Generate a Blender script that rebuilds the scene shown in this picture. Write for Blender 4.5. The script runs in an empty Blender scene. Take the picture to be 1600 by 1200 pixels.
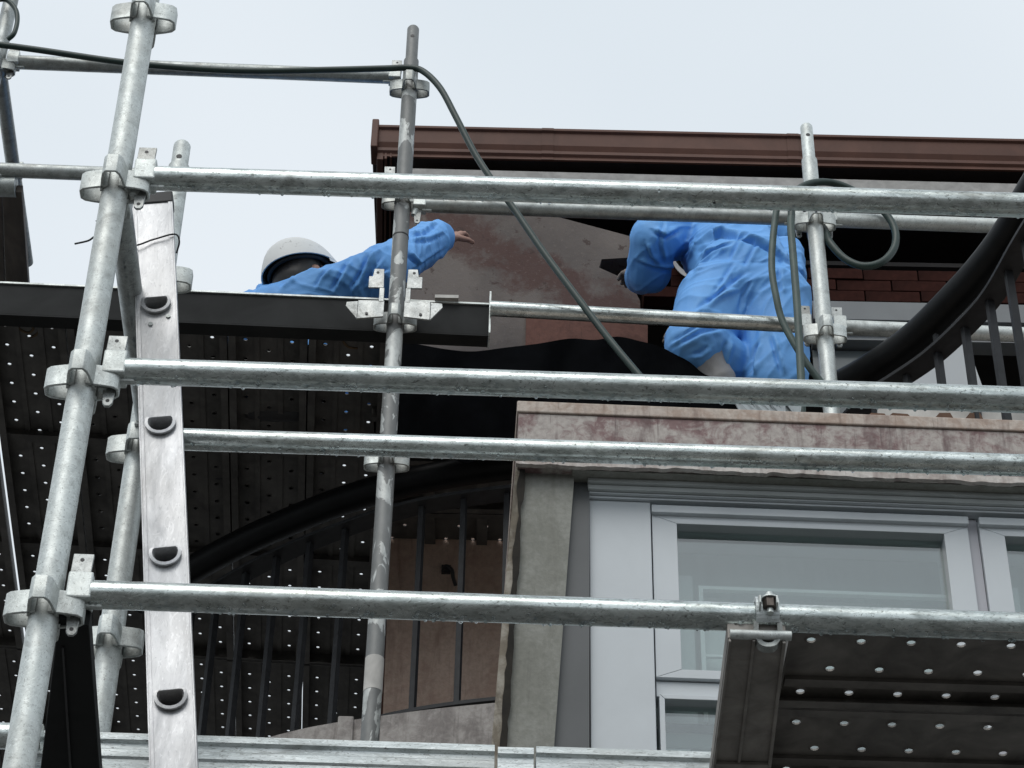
import bpy, bmesh, math, random
import numpy as np
from mathutils import Vector, Matrix, noise
random.seed(7)
R = math.radians
V = Vector
scene = bpy.context.scene
col = scene.collection

# ---------------------------------------------------------------- camera
F, TH, RO, EYE = 3900.0, R(40.6), R(1.13), 1.6
cam_d = bpy.data.cameras.new('camera'); cam = bpy.data.objects.new('camera', cam_d); col.objects.link(cam)
cam_d.sensor_width = 36.0; cam_d.lens = 36.0 * F / 1600.0
cam_d.clip_start = 0.05; cam_d.clip_end = 3000
cam.location = (0, 0, EYE)
cam.rotation_euler = (Matrix.Rotation(R(90) + TH, 3, 'X') @ Matrix.Rotation(RO, 3, 'Z')).to_euler()
scene.camera = cam

# ---------------------------------------------------------------- world, sun, exposure
world = bpy.data.worlds.new('World'); scene.world = world; world.use_nodes = True
nt = world.node_tree; nt.nodes.clear()
wo = nt.nodes.new('ShaderNodeOutputWorld'); bg = nt.nodes.new('ShaderNodeBackground')
sky = nt.nodes.new('ShaderNodeTexSky'); sky.sky_type = 'NISHITA'; sky.sun_disc = False
SUN_EL, SUN_AZ = R(48), R(200)          # azimuth clockwise from +Y: behind the camera, a little left
sky.sun_elevation = SUN_EL; sky.sun_rotation = SUN_AZ; sky.dust_density = 3.0
hs = nt.nodes.new('ShaderNodeHueSaturation'); hs.inputs['Saturation'].default_value = 0.35
tc = nt.nodes.new('ShaderNodeTexCoord'); nz = nt.nodes.new('ShaderNodeTexNoise')
nz.inputs['Scale'].default_value = 2.2; nz.inputs['Detail'].default_value = 3.0; nz.inputs['Roughness'].default_value = 0.45
cr = nt.nodes.new('ShaderNodeValToRGB')
cr.color_ramp.elements[0].position = 0.34; cr.color_ramp.elements[0].color = (7.2, 8.1, 8.85, 1)
cr.color_ramp.elements[1].position = 0.68; cr.color_ramp.elements[1].color = (8.75, 9.4, 10.0, 1)
mx = nt.nodes.new('ShaderNodeMix'); mx.data_type = 'RGBA'; mx.inputs[0].default_value = 0.9
nt.links.new(tc.outputs['Generated'], nz.inputs['Vector']); nt.links.new(nz.outputs['Fac'], cr.inputs['Fac'])
nt.links.new(sky.outputs['Color'], hs.inputs['Color'])
nt.links.new(hs.outputs['Color'], mx.inputs[6]); nt.links.new(cr.outputs['Color'], mx.inputs[7])
nt.links.new(mx.outputs[2], bg.inputs['Color']); bg.inputs['Strength'].default_value = 0.1
nt.links.new(bg.outputs['Background'], wo.inputs['Surface'])
sun_d = bpy.data.lights.new('sun', 'SUN'); sun_d.energy = 1.25; sun_d.angle = R(40); sun_d.color = (1, 0.97, 0.93)
sun = bpy.data.objects.new('sun', sun_d); col.objects.link(sun)
sd = V((math.sin(SUN_AZ) * math.cos(SUN_EL), math.cos(SUN_AZ) * math.cos(SUN_EL), math.sin(SUN_EL)))
sun.rotation_euler = sd.to_track_quat('Z', 'Y').to_euler(); sun.location = (0, 0, 30)
scene.view_settings.view_transform = 'Standard'; scene.view_settings.look = 'None'
scene.view_settings.exposure = 0.0; scene.view_settings.gamma = 1.0
scene.render.engine = 'CYCLES'
scene.cycles.use_denoising = True
scene.cycles.max_bounces = 8; scene.cycles.caustics_reflective = False; scene.cycles.caustics_refractive = False

# ---------------------------------------------------------------- survey: photo pixel -> point at a known depth or height
_c, _s = math.cos(TH), math.sin(TH)
FW = V((0, _c, _s)); U0 = V((0, -_s, _c)); R0 = V((1, 0, 0))
RT = R0 * math.cos(RO) + U0 * math.sin(RO); UP = -R0 * math.sin(RO) + U0 * math.cos(RO)
CAM = V((0, 0, EYE))
def ray(x, y): return FW + RT * ((x - 800) / F) + UP * ((600 - y) / F)
def P(x, y, Y): d = ray(x, y); return CAM + d * (Y / d.y)
def PH(x, y, z): d = ray(x, y); return CAM + d * ((z - EYE) / d.z)

# ---------------------------------------------------------------- object helpers
def tag(o, label=None, cat=None, group=None, kind=None):
    if label: o['label'] = label
    if cat: o['category'] = cat
    if group: o['group'] = group
    if kind: o['kind'] = kind
    return o
def thing(name, label, cat, loc=(0, 0, 0), group=None):
    o = bpy.data.objects.new(name, None); col.objects.link(o); o.location = loc; o.empty_display_size = 0.1
    return tag(o, label, cat, group)
def root_loc(o):
    l = V((0, 0, 0))
    while o is not None: l += o.location; o = o.parent
    return l
class MB:
    def __init__(s): s.v = []; s.f = []
    def add(s, vs, fs):
        n = len(s.v); s.v += [V(v) for v in vs]; s.f += [tuple(i + n for i in f) for f in fs]; return s
    def box(s, c, size, rot=None):
        c = V(c); hx, hy, hz = size[0] / 2, size[1] / 2, size[2] / 2
        vs = [V((x, y, z)) for x in (-hx, hx) for y in (-hy, hy) for z in (-hz, hz)]
        if rot is not None: vs = [rot @ v for v in vs]
        return s.add([c + v for v in vs], [(0, 1, 3, 2), (4, 6, 7, 5), (0, 4, 5, 1), (2, 3, 7, 6), (0, 2, 6, 4), (1, 5, 7, 3)])
    def prism(s, pts, ext):
        n = len(pts); ext = V(ext); pts = [V(p) for p in pts]
        return s.add(pts + [p + ext for p in pts], [tuple(range(n))[::-1], tuple(range(n, 2 * n))] + [(i, (i + 1) % n, n + (i + 1) % n, n + i) for i in range(n)])
    def tube(s, pts, r, seg=16, cap=True, up=None):
        pts = [V(p) for p in pts]; n = len(pts); rs = r if isinstance(r, (list, tuple)) else [r] * n
        rings = []; prev = None
        for i, p in enumerate(pts):
            t = (pts[min(i + 1, n - 1)] - pts[max(i - 1, 0)]).normalized()
            if prev is None:
                a = V(up) if up else (V((0, 0, 1)) if abs(t.z) < 0.9 else V((1, 0, 0)))
            else: a = prev
            a = (a - t * a.dot(t)).normalized(); prev = a; b = t.cross(a)
            rings.append([p + (a * math.cos(q) + b * math.sin(q)) * rs[i] for q in [2 * math.pi * k / seg for k in range(seg)]])
        vs = [v for rg in rings for v in rg]
        fs = [(i * seg + k, i * seg + (k + 1) % seg, (i + 1) * seg + (k + 1) % seg, (i + 1) * seg + k) for i in range(n - 1) for k in range(seg)]
        if cap: fs += [tuple(range(seg))[::-1], tuple(range((n - 1) * seg, n * seg))]
        return s.add(vs, fs)
    def sweep(s, pts, prof, up=V((0, 0, 1)), cap=True):   # prof: (side, up) offsets
        pts = [V(p) for p in pts]; n = len(pts); m = len(prof); vs = []
        for i, p in enumerate(pts):
            t = (pts[min(i + 1, n - 1)] - pts[max(i - 1, 0)]).normalized()
            b = t.cross(up).normalized(); u = b.cross(t)
            vs += [p + b * a + u * h for a, h in prof]
        fs = [(i * m + k, i * m + (k + 1) % m, (i + 1) * m + (k + 1) % m, (i + 1) * m + k) for i in range(n - 1) for k in range(m)]
        if cap: fs += [tuple(range(m))[::-1], tuple(range((n - 1) * m, n * m))]
        return s.add(vs, fs)
    def build(s, name, mat, parent=None, smooth=35, bevel=0):
        off = root_loc(parent)
        me = bpy.data.meshes.new(name); me.from_pydata([tuple(v - off) for v in s.v], [], s.f); me.update()
        bm = bmesh.new(); bm.from_mesh(me); bmesh.ops.recalc_face_normals(bm, faces=bm.faces); bm.to_mesh(me); bm.free()
        return mesh_obj(name, me, mat, parent, smooth, bevel)
def mesh_obj(name, me, mat, parent=None, smooth=35, bevel=0):
    me.materials.clear(); me.materials.append(mat)
    if smooth: me.shade_smooth(); me.set_sharp_from_angle(angle=R(smooth))
    o = bpy.data.objects.new(name, me); col.objects.link(o); o.parent = parent
    if bevel:
        b = o.modifiers.new('bevel', 'BEVEL'); b.width = bevel; b.segments = 2; b.limit_method = 'ANGLE'; b.angle_limit = R(50); b.harden_normals = False
    return o
def spline(pts, n=8):
    pts = [V(p) for p in pts]; out = []
    q = [pts[0] * 2 - pts[1]] + pts + [pts[-1] * 2 - pts[-2]]
    for i in range(1, len(q) - 2):
        for k in range(n):
            t = k / n; a, b, c, d = q[i - 1], q[i], q[i + 1], q[i + 2]
            out.append(0.5 * ((2 * b) + (c - a) * t + (2 * a - 5 * b + 4 * c - d) * t * t + (3 * b - a - 3 * c + d) * t ** 3))
    return out + [pts[-1]]

# ---------------------------------------------------------------- materials
class NT:
    def __init__(s, name):
        s.m = bpy.data.materials.new(name); s.m.use_nodes = True; s.t = s.m.node_tree
        s.b = s.t.nodes['Principled BSDF']; s.tc = s.t.nodes.new('ShaderNodeTexCoord')
    def link(s, a, b): s.t.links.new(a, b)
    def map(s, scale=(1, 1, 1), loc=(0, 0, 0), rot=(0, 0, 0), src='Object'):
        n = s.t.nodes.new('ShaderNodeMapping'); n.inputs['Scale'].default_value = scale; n.inputs['Location'].default_value = loc; n.inputs['Rotation'].default_value = rot
        s.link(s.tc.outputs[src], n.inputs['Vector']); return n.outputs['Vector']
    def noise(s, vec, scale, detail=4, rough=0.55, dist=0.0):
        n = s.t.nodes.new('ShaderNodeTexNoise'); n.inputs['Scale'].default_value = scale; n.inputs['Detail'].default_value = detail
        n.inputs['Roughness'].default_value = rough; n.inputs['Distortion'].default_value = dist; s.link(vec, n.inputs['Vector']); return n.outputs['Fac']
    def voro(s, vec, scale, feature='F1', out='Distance'):
        n = s.t.nodes.new('ShaderNodeTexVoronoi'); n.inputs['Scale'].default_value = scale; n.feature = feature; s.link(vec, n.inputs['Vector']); return n.outputs[out]
    def ramp(s, fac, stops):
        n = s.t.nodes.new('ShaderNodeValToRGB'); e = n.color_ramp.elements
        while len(e) < len(stops): e.new(0.5)
        for k, (p, c) in enumerate(stops): e[k].position = p; e[k].color = (c if len(c) == 4 else (*c, 1)) if isinstance(c, tuple) else (c, c, c, 1)
        s.link(fac, n.inputs['Fac']); return n.outputs['Color']
    def mix(s, fac, a, b, mode='MIX'):
        n = s.t.nodes.new('ShaderNodeMix'); n.data_type = 'RGBA'; n.blend_type = mode
        for sock, val in ((n.inputs[0], fac), (n.inputs[6], a), (n.inputs[7], b)):
            if isinstance(val, (int, float)): sock.default_value = val
            elif isinstance(val, tuple): sock.default_value = (*val, 1)
            else: s.link(val, sock)
        return n.outputs[2]
    def bump(s, h, strength=0.3, dist=0.002):
        n = s.t.nodes.new('ShaderNodeBump'); n.inputs['Strength'].default_value = strength; n.inputs['Distance'].default_value = dist
        s.link(h, n.inputs['Height']); s.link(n.outputs['Normal'], s.b.inputs['Normal'])
    def set(s, **k):
        for a, v in k.items():
            i = s.b.inputs[a.replace('_', ' ')]
            if isinstance(v, tuple): i.default_value = (*v, 1)
            elif isinstance(v, (int, float)): i.default_value = v
            else: s.link(v, i)
        return s
def galv(name, lo, hi, metallic=0.8, rough=(0.36, 0.6), dirt=(0.10, 0.10, 0.09), dirt_at=0.62, stretch=(1, 1, 1), sc=1.0, grime=0.8):
    m = NT(name); v0 = m.map(stretch); oi = m.t.nodes.new('ShaderNodeObjectInfo')
    va = m.t.nodes.new('ShaderNodeVectorMath'); va.operation = 'MULTIPLY_ADD'; va.inputs[1].default_value = (9.0, 7.0, 5.0)
    m.link(oi.outputs['Random'], va.inputs[0]); m.link(v0, va.inputs[2]); v = va.outputs[0]
    a = m.noise(v, 38 * sc, 6, 0.65, 0.8); b = m.noise(v, 9 * sc, 5, 0.6, 1.5); w = m.noise(v, 160 * sc, 3, 0.6)
    c = m.ramp(a, [(0.36, lo), (0.60, hi)])
    c = m.mix(m.ramp(m.voro(v, 55 * sc, 'F1', 'Color'), [(0.0, 0.0), (1.0, 0.25)]), c, hi)
    c = m.mix(m.ramp(m.noise(v, 60 * sc, 3, 0.5, 4.0), [(0.57, 0.0), (0.65, 0.7)]), c, tuple(min(1, x * 1.15) for x in hi))
    c = m.mix(m.ramp(m.noise(v, 80 * sc, 4, 0.6, 4.5), [(0.33, grime), (0.42, 0.0)]), c, dirt)
    c = m.mix(m.ramp(b, [(dirt_at - 0.06, 0.0), (dirt_at + 0.08, 0.6)]), c, dirt)
    c = m.mix(m.ramp(w, [(0.60, 0.0), (0.70, 0.6 * grime)]), c, dirt)
    c = m.mix(m.ramp(m.noise(v, 4.0 * sc, 4, 0.6, 1.0), [(0.45, 0.0), (0.75, 0.35)]), c, (0.30, 0.27, 0.22))
    c = m.mix(m.ramp(oi.outputs['Random'], [(0.0, 0.0), (1.0, 0.22)]), c, tuple(x * 0.8 for x in lo))
    m.set(Base_Color=c, Metallic=metallic, Roughness=m.ramp(m.noise(v, 24 * sc, 4), [(0.3, rough[0]), (0.7, rough[1])]))
    m.bump(a, 0.3, 0.0015); return m.m
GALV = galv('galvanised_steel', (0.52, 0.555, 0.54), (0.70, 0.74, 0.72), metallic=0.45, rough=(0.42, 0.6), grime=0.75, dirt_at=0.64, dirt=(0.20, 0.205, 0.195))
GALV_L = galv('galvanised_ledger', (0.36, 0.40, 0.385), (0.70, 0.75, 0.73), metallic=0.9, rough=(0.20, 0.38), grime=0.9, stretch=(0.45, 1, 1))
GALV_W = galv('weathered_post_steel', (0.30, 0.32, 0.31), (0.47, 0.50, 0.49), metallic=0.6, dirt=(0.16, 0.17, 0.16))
GALV_B = galv('bright_plank_steel', (0.5, 0.55, 0.55), (0.74, 0.79, 0.79), metallic=0.45, stretch=(0.35, 1, 1.6), dirt_at=0.66)
BRACKET = galv('pressed_bracket_steel', (0.34, 0.355, 0.345), (0.50, 0.52, 0.51), metallic=0.55)
def mottled_paint(name, base, patch, scale=7, th=(0.5, 0.53), metallic=0.3, rough=0.5):
    m = NT(name); v = m.map((1, 1, 0.6)); a = m.noise(v, scale, 6, 0.6, 1.2)
    c = m.mix(m.ramp(a, [(th[0], 0.0), (th[1], 1.0)]), base, patch)
    c = m.mix(m.ramp(m.noise(v, 60, 4), [(0.4, 0.0), (0.8, 0.5)]), c, tuple(x * 0.6 for x in base))
    m.set(Base_Color=c, Metallic=metallic, Roughness=rough); m.bump(a, 0.4, 0.001); return m.m
POST_MID = mottled_paint('paint_splashed_post_steel', (0.20, 0.205, 0.20), (0.56, 0.58, 0.56), 8.5, (0.54, 0.555), 0.3, 0.55)
def simple(name, base, var=0.15, scale=12, rough=0.6, metallic=0.0, bump=0.2, stretch=(1, 1, 1), spec=None):
    m = NT(name); v = m.map(stretch); a = m.noise(v, scale, 5, 0.6, 0.5)
    c = m.ramp(a, [(0.3, tuple(x * (1 - var) for x in base)), (0.7, tuple(min(1, x * (1 + var)) for x in base))])
    m.set(Base_Color=c, Roughness=rough, Metallic=metallic); m.bump(a, bump, 0.001)
    if spec is not None: m.set(Specular_IOR_Level=spec)
    return m.m
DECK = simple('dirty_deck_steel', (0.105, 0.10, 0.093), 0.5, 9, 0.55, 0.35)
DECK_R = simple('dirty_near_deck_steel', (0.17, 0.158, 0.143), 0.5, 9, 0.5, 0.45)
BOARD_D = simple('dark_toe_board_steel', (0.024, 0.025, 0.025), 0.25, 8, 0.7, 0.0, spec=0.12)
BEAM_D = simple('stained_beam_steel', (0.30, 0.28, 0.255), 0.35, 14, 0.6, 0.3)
ALU = galv('brushed_aluminium', (0.54, 0.545, 0.555), (0.70, 0.705, 0.715), metallic=0.65, rough=(0.36, 0.5), stretch=(1, 1, 0.3), dirt=(0.27, 0.28, 0.30), dirt_at=0.60, grime=0.4)
BLACK = simple('black_plastic', (0.02, 0.02, 0.021), 0.2, 20, 0.5)
IRON = simple('black_painted_iron', (0.024, 0.025, 0.027), 0.3, 25, 0.5, spec=0.25)
RUBBER = simple('black_handrail_rubber', (0.008, 0.0085, 0.009), 0.3, 16, 0.45, spec=0.15)
HOSE = simple('green_hose_rubber', (0.017, 0.036, 0.030), 0.25, 20, 0.45)
HOSE_P = simple('pale_green_hose_rubber', (0.055, 0.085, 0.075), 0.25, 20, 0.5)
BROWN = simple('brown_gutter_metal', (0.108, 0.050, 0.035), 0.2, 6, 0.5, 0.0, 0.05, spec=0.25)
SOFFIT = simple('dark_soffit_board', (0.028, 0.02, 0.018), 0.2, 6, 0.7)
FRIEZE = simple('pale_render_band', (0.34, 0.33, 0.315), 0.2, 25, 0.8)
FRAME = simple('pale_grey_window_aluminium', (0.56, 0.595, 0.615), 0.04, 5, 0.45, 0.0, 0.03)
FRAME_D = simple('charcoal_trim_aluminium', (0.085, 0.09, 0.092), 0.1, 8, 0.5)
HEAD = simple('grey_window_head_trim', (0.46, 0.485, 0.48), 0.08, 12, 0.5)
ROOM = simple('room_lining_plaster', (0.66, 0.70, 0.70), 0.05, 3, 0.9)
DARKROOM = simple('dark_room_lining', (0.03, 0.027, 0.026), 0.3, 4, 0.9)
TARP = simple('black_shade_sheet', (0.003, 0.0034, 0.0042), 0.3, 14, 0.9, bump=0.3, spec=0.03)  # near-black colour put in for shade: recess sheet and hole blocker
TARP_G = simple('grey_sheet', (0.30, 0.33, 0.34), 0.3, 14, 0.5)
WIRE = simple('tie_wire_steel', (0.03, 0.03, 0.03), 0.2, 30, 0.5, 0.4)
NUT = simple('rusty_nut_steel', (0.09, 0.075, 0.065), 0.5, 60, 0.5, 0.6)
WHITE_B = simple('white_board_paint', (0.50, 0.485, 0.455), 0.25, 10, 0.7)
RUSTY = simple('rusty_board', (0.12, 0.062, 0.036), 0.4, 12, 0.8)
BOARD_OLD = simple('old_brown_grey_board', (0.14, 0.12, 0.105), 0.4, 9, 0.8, stretch=(2, 0.6, 2))
def concrete(name, a, b, stain, sc=5, streak=0.6):
    m = NT(name); v = m.map(); n1 = m.noise(v, sc, 7, 0.62, 0.9); n2 = m.noise(m.map((9, 9, 1.2)), 2.2, 6, 0.65, 0.6); n3 = m.noise(v, 70, 5, 0.7); n4 = m.noise(m.map((45, 45, 3.0)), 1.6, 5, 0.7, 0.4); n5 = m.noise(v, 26, 6, 0.7, 1.4)
    c = m.ramp(m.mix(0.35, n1, n5), [(0.43, a), (0.54, b)])
    c = m.mix(m.ramp(n4, [(0.60, 0.0), (0.70, 0.7 * streak)]), c, tuple(x * 0.5 for x in stain))
    c = m.mix(m.ramp(n2, [(0.52, 0.0), (0.68, streak)]), c, stain)
    c = m.mix(m.ramp(n3, [(0.35, 0.35), (0.6, 0.0)]), c, tuple(x * 0.55 for x in a))
    m.set(Base_Color=c, Roughness=0.88); m.bump(m.mix(0.5, n1, n3), 0.5, 0.004); return m.m
FASCIA = concrete('stained_mauve_concrete', (0.235, 0.155, 0.15), (0.47, 0.43, 0.395), (0.12, 0.075, 0.075), 9, 0.8)
COPING = concrete('peach_coping_concrete', (0.43, 0.335, 0.275), (0.55, 0.48, 0.42), (0.22, 0.15, 0.13), 14, 0.7)
JAMB = concrete('grey_green_render', (0.235, 0.235, 0.205), (0.29, 0.29, 0.26), (0.17, 0.165, 0.14), 3.5, 0.4)
CRACK = concrete('mossy_edge_concrete', (0.20, 0.17, 0.13), (0.36, 0.33, 0.28), (0.06, 0.05, 0.035), 12, 0.85)
KERB = concrete('mottled_kerb_concrete', (0.26, 0.235, 0.22), (0.40, 0.37, 0.345), (0.15, 0.13, 0.12), 8, 0.6)
PINK = concrete('pinkish_render', (0.52, 0.365, 0.29), (0.60, 0.45, 0.365), (0.27, 0.17, 0.125), 4.5, 0.5)
def oldwall():
    m = NT('brown_scraped_wall'); v = m.map(); n1 = m.noise(v, 3.2, 7, 0.6, 0.3); n2 = m.noise(v, 17, 5, 0.7, 0.15); n3 = m.noise(v, 75, 5, 0.65); n5 = m.noise(v, 7, 6, 0.7, 0.2)
    a = P(700, 352, 6.62); b = P(985, 500, 6.62); nv = V((-(b.z - a.z), 0, b.x - a.x)).normalized(); base = V((0.5 * math.cos(R(1.7)) - 1.0 * math.sin(R(1.7)) + P(808, 628, 4.6).x, 0, 0))
    dt = m.t.nodes.new('ShaderNodeVectorMath'); dt.operation = 'DOT_PRODUCT'; dt.inputs[1].default_value = nv; m.link(v, dt.inputs[0])
    ad = m.t.nodes.new('ShaderNodeMath'); ad.operation = 'MULTIPLY_ADD'; ad.inputs[1].default_value = 0.55; m.link(n5, ad.inputs[0]); m.link(dt.outputs['Value'], ad.inputs[2])
    sb = m.t.nodes.new('ShaderNodeMath'); sb.operation = 'SUBTRACT'; sb.inputs[1].default_value = nv.dot(a - base) + 0.275; m.link(ad.outputs[0], sb.inputs[0])
    ab = m.t.nodes.new('ShaderNodeMath'); ab.operation = 'ABSOLUTE'; m.link(sb.outputs[0], ab.inputs[0])
    c = m.ramp(n1, [(0.40, (0.098, 0.083, 0.076)), (0.62, (0.148, 0.126, 0.113))])
    c = m.mix(m.ramp(ab.outputs[0], [(0.03, 0.85), (0.12, 0.0)]), c, (0.072, 0.034, 0.028))
    c = m.mix(m.ramp(n2, [(0.60, 0.0), (0.65, 0.8)]), c, (0.05, 0.03, 0.026))
    c = m.mix(m.ramp(n3, [(0.60, 0.0), (0.75, 0.45)]), c, (0.24, 0.20, 0.175))
    m.set(Base_Color=c, Roughness=0.9); m.bump(m.mix(0.5, n1, n3), 0.6, 0.006); return m.m
OLDWALL = oldwall()
REDWALL = concrete('red_brown_render', (0.095, 0.038, 0.027), (0.135, 0.058, 0.042), (0.06, 0.03, 0.025), 8, 0.5)
BRICK = simple('dark_red_brick', (0.030, 0.0105, 0.008), 0.45, 14, 0.9, spec=0.08)
MORTAR = simple('dark_mortar', (0.018, 0.008, 0.0065), 0.3, 20, 0.9, spec=0.05)
ASPHALT = simple('worn_paving', (0.09, 0.087, 0.083), 0.3, 3, 0.85)
SKIN = simple('skin', (0.36, 0.20, 0.15), 0.1, 30, 0.5)
HAIR = simple('black_hair', (0.012, 0.010, 0.009), 0.3, 40, 0.5, stretch=(1, 1, 6))
GLOVE = simple('grey_work_glove', (0.20, 0.17, 0.15), 0.3, 50, 0.85)
WHITE_C = simple('grey_white_overshoe_cloth', (0.36, 0.35, 0.345), 0.15, 15, 0.8)
def cloth():
    m = NT('blue_coverall_cloth'); v = m.map(); a = m.noise(m.map((1, 1, 1)), 26, 4, 0.6, 1.6); b = m.noise(v, 240, 3); d = m.noise(v, 5, 4, 0.6, 0.6)
    c = m.ramp(d, [(0.3, (0.105, 0.33, 0.74)), (0.7, (0.15, 0.41, 0.83))])
    m.set(Base_Color=c, Roughness=0.62); m.bump(m.mix(0.12, a, b), 0.22, 0.005); return m.m
CLOTH = cloth()
def helmet_mat():
    m = NT('scuffed_white_plastic'); v = m.map(); a = m.noise(v, 30, 6, 0.7, 2.0)
    c = m.mix(m.ramp(a, [(0.60, 0.0), (0.66, 0.6)]), (0.66, 0.67, 0.66), (0.26, 0.25, 0.24))
    m.set(Base_Color=c, Roughness=0.6); return m.m
HELMET = helmet_mat()
def glass():
    m = bpy.data.materials.new('window_glass'); m.use_nodes = True; t = m.node_tree; t.nodes.clear()
    o = t.nodes.new('ShaderNodeOutputMaterial'); g = t.nodes.new('ShaderNodeBsdfGlossy'); tr = t.nodes.new('ShaderNodeBsdfTransparent'); mxs = t.nodes.new('ShaderNodeMixShader'); fr = t.nodes.new('ShaderNodeLayerWeight'); pw = t.nodes.new('ShaderNodeMath'); ad = t.nodes.new('ShaderNodeMath')
    g.inputs['Roughness'].default_value = 0.03; g.inputs['Color'].default_value = (0.95, 0.96, 0.96, 1); tr.inputs['Color'].default_value = (0.82, 0.875, 0.865, 1)
    pw.operation = 'POWER'; pw.inputs[1].default_value = 4.0; ad.operation = 'MULTIPLY_ADD'; ad.inputs[1].default_value = 0.8; ad.inputs[2].default_value = 0.17
    t.links.new(fr.outputs['Facing'], pw.inputs[0]); t.links.new(pw.outputs[0], ad.inputs[0]); t.links.new(ad.outputs[0], mxs.inputs['Fac']); t.links.new(tr.outputs[0], mxs.inputs[1]); t.links.new(g.outputs[0], mxs.inputs[2]); t.links.new(mxs.outputs[0], o.inputs['Surface']); return m
GLASS = glass()
def water():
    m = NT('rain_water'); m.set(Base_Color=(0.9, 0.93, 0.95), Roughness=0.02, IOR=1.33); m.b.inputs['Transmission Weight'].default_value = 1.0; return m.m
WATER = water()

# ---------------------------------------------------------------- ground
g = MB().add([(-600, -600, 0), (600, -600, 0), (600, 600, 0), (-600, 600, 0)], [(0, 1, 2, 3)]).build('ground', ASPHALT, None, 0); tag(g, kind='structure')

# ================================================================= building
FA = R(1.7); FO = V((P(808, 628, 4.6).x, 4.6, 0)); EX = V((math.cos(FA), math.sin(FA), 0)); EY = V((-math.sin(FA), math.cos(FA), 0)); EZ = V((0, 0, 1))
BROT = Matrix((EX, EY, EZ)).transposed()
def B(u, v, z): return FO + EX * u + EY * v + EZ * z
def PB(x, y, v):        # pixel -> (u, z) on the facade plane at depth v
    d = ray(x, y); t = (v - (CAM - FO).dot(EY)) / d.dot(EY); p = CAM + d * t
    return (p - FO).dot(EX), p.z
def bbox(mb, u0, u1, v0, v1, z0, z1):
    return mb.box(B((u0 + u1) / 2, (v0 + v1) / 2, (z0 + z1) / 2), (u1 - u0, v1 - v0, z1 - z0), BROT)
ZS = P(808, 628, 4.6).z                        # balcony slab top
ZB = PB(803, 722, 0)[1]                        # slab underside
bld = thing('apartment_building', 'weathered apartment building with brown gutter, stained balcony slab and grey windows', 'building', B(0.5, 1.0, 0))
UR = 2.3
mb = bbox(MB(), 0.004, UR, 0, 1.05, ZB, ZS - 0.036).build('balcony_slab', FASCIA, bld, 0)
bbox(MB(), 0, UR, -0.006, 1.05, ZS - 0.034, ZS).build('coping', COPING, bld, 0, 0.003)
# broken pale lower arris of the slab
random.seed(3); nl_ = 260; top_, bot_ = [], []
for k in range(nl_ + 1):
    u = UR * k / nl_; h = .006 + .007 * noise.noise(V((u * 4, 3, 0))) + .005 * abs(noise.noise(V((u * 60, 0, 1)))) - .006 * max(0, noise.noise(V((u * 17, 4, 1))))
    bot_.append(B(u, -.004 + .003 * noise.noise(V((u * 30, 7, 0))), ZB - max(.001, h))); top_.append(B(u, -.005, ZB + .010 + .004 * noise.noise(V((u * 22, 9, 2)))))
lip = MB(); n_ = nl_ + 1; bk = EY * .014
lip.add(bot_ + top_ + [p + bk for p in bot_] + [p + bk for p in top_], [(k, k + 1, n_ + k + 1, n_ + k) for k in range(nl_)] + [(2 * n_ + k, 2 * n_ + k + 1, k + 1, k) for k in range(nl_)] + [(n_ + k, n_ + k + 1, 3 * n_ + k + 1, 3 * n_ + k) for k in range(nl_)])
lip.build('broken_slab_edge', concrete('flaking_white_edge', (.50, .44, .40), (.64, .60, .56), (.2, .13, .12), 12, .7), bld, 30)
# render jamb left of the window, leaning a little
VJ = 0.04
def poly(px, v, depth, mat, name, bevel=0.0):
    pts = []
    for x, y in px:
        u, z = PB(x, y, v); pts.append(B(u, v, z))
    return MB().prism(pts, EY * depth).build(name, mat, bld, 0, bevel)
poly([(817, 735), (898, 735), (861, 1230), (781, 1230)], VJ, 0.25, JAMB, 'render_jamb')
poly([(806, 722), (819, 722), (784, 1230), (762, 1230)], VJ - 0.012, 0.22, CRACK, 'cracked_corner')
cl, crr = [], []
for k in range(40):
    f = k / 39; yy = 728 + 502 * f; xm = 817 - 34 * f; w = 2.0 + 5.5 * max(0, noise.noise(V((f * 9, 1, 0))) + .35) + 3 * f
    cl.append((xm - w + 3 * noise.noise(V((f * 30, 5, 0))), yy)); crr.append((xm + w * .8 + 3 * noise.noise(V((f * 26, 8, 0))), yy))
CRACK_SHADE = simple('black_crack_shade', (.018, .015, .011), .5, 40, .95)
poly(cl + crr[::-1], VJ - .0145, .002, CRACK_SHADE, 'crack')  # black strip on the surface paints the shaded depth of the crack
poly([(896, 738), (921, 738), (921, 1230), (859, 1230)], VJ + 0.022, 0.2, FRAME_D, 'charcoal_jamb_trim')
# head soffit and stepped trims above the windows
u0, ztop = PB(918, 757, 0.06)
bbox(MB(), PB(893, 745, 0.05)[0], UR, 0.016, 0.4, ZB - 0.004, ZB - 0.001).build('head_soffit', JAMB, bld, 0)
z1 = PB(920, 757, .085)[1]; 
HT = ((0.042, PB(920, 752, .042)[1], ZB - 0.005), (0.052, PB(920, 763, .052)[1], PB(920, 752, .042)[1] + .0), (0.062, PB(920, 769.5, .062)[1], PB(920, 763, .052)[1]), (0.072, PB(920, 777, .072)[1], PB(920, 769.5, .062)[1]))
for i, (v, za, zb) in enumerate(HT):
    bbox(MB(), u0 + 0.001 * i, UR, v, 0.3, za, zb + (0.0 if i == 0 else -0.0015)).build('head_trim', HEAD if i < 2 else FRAME, bld, 0)
VW = 0.088
uP0 = PB(921, 900, VW)[0]; uP1 = PB(1020, 900, VW)[0] - 0.002; zW = HT[-1][1] - 0.002
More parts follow.
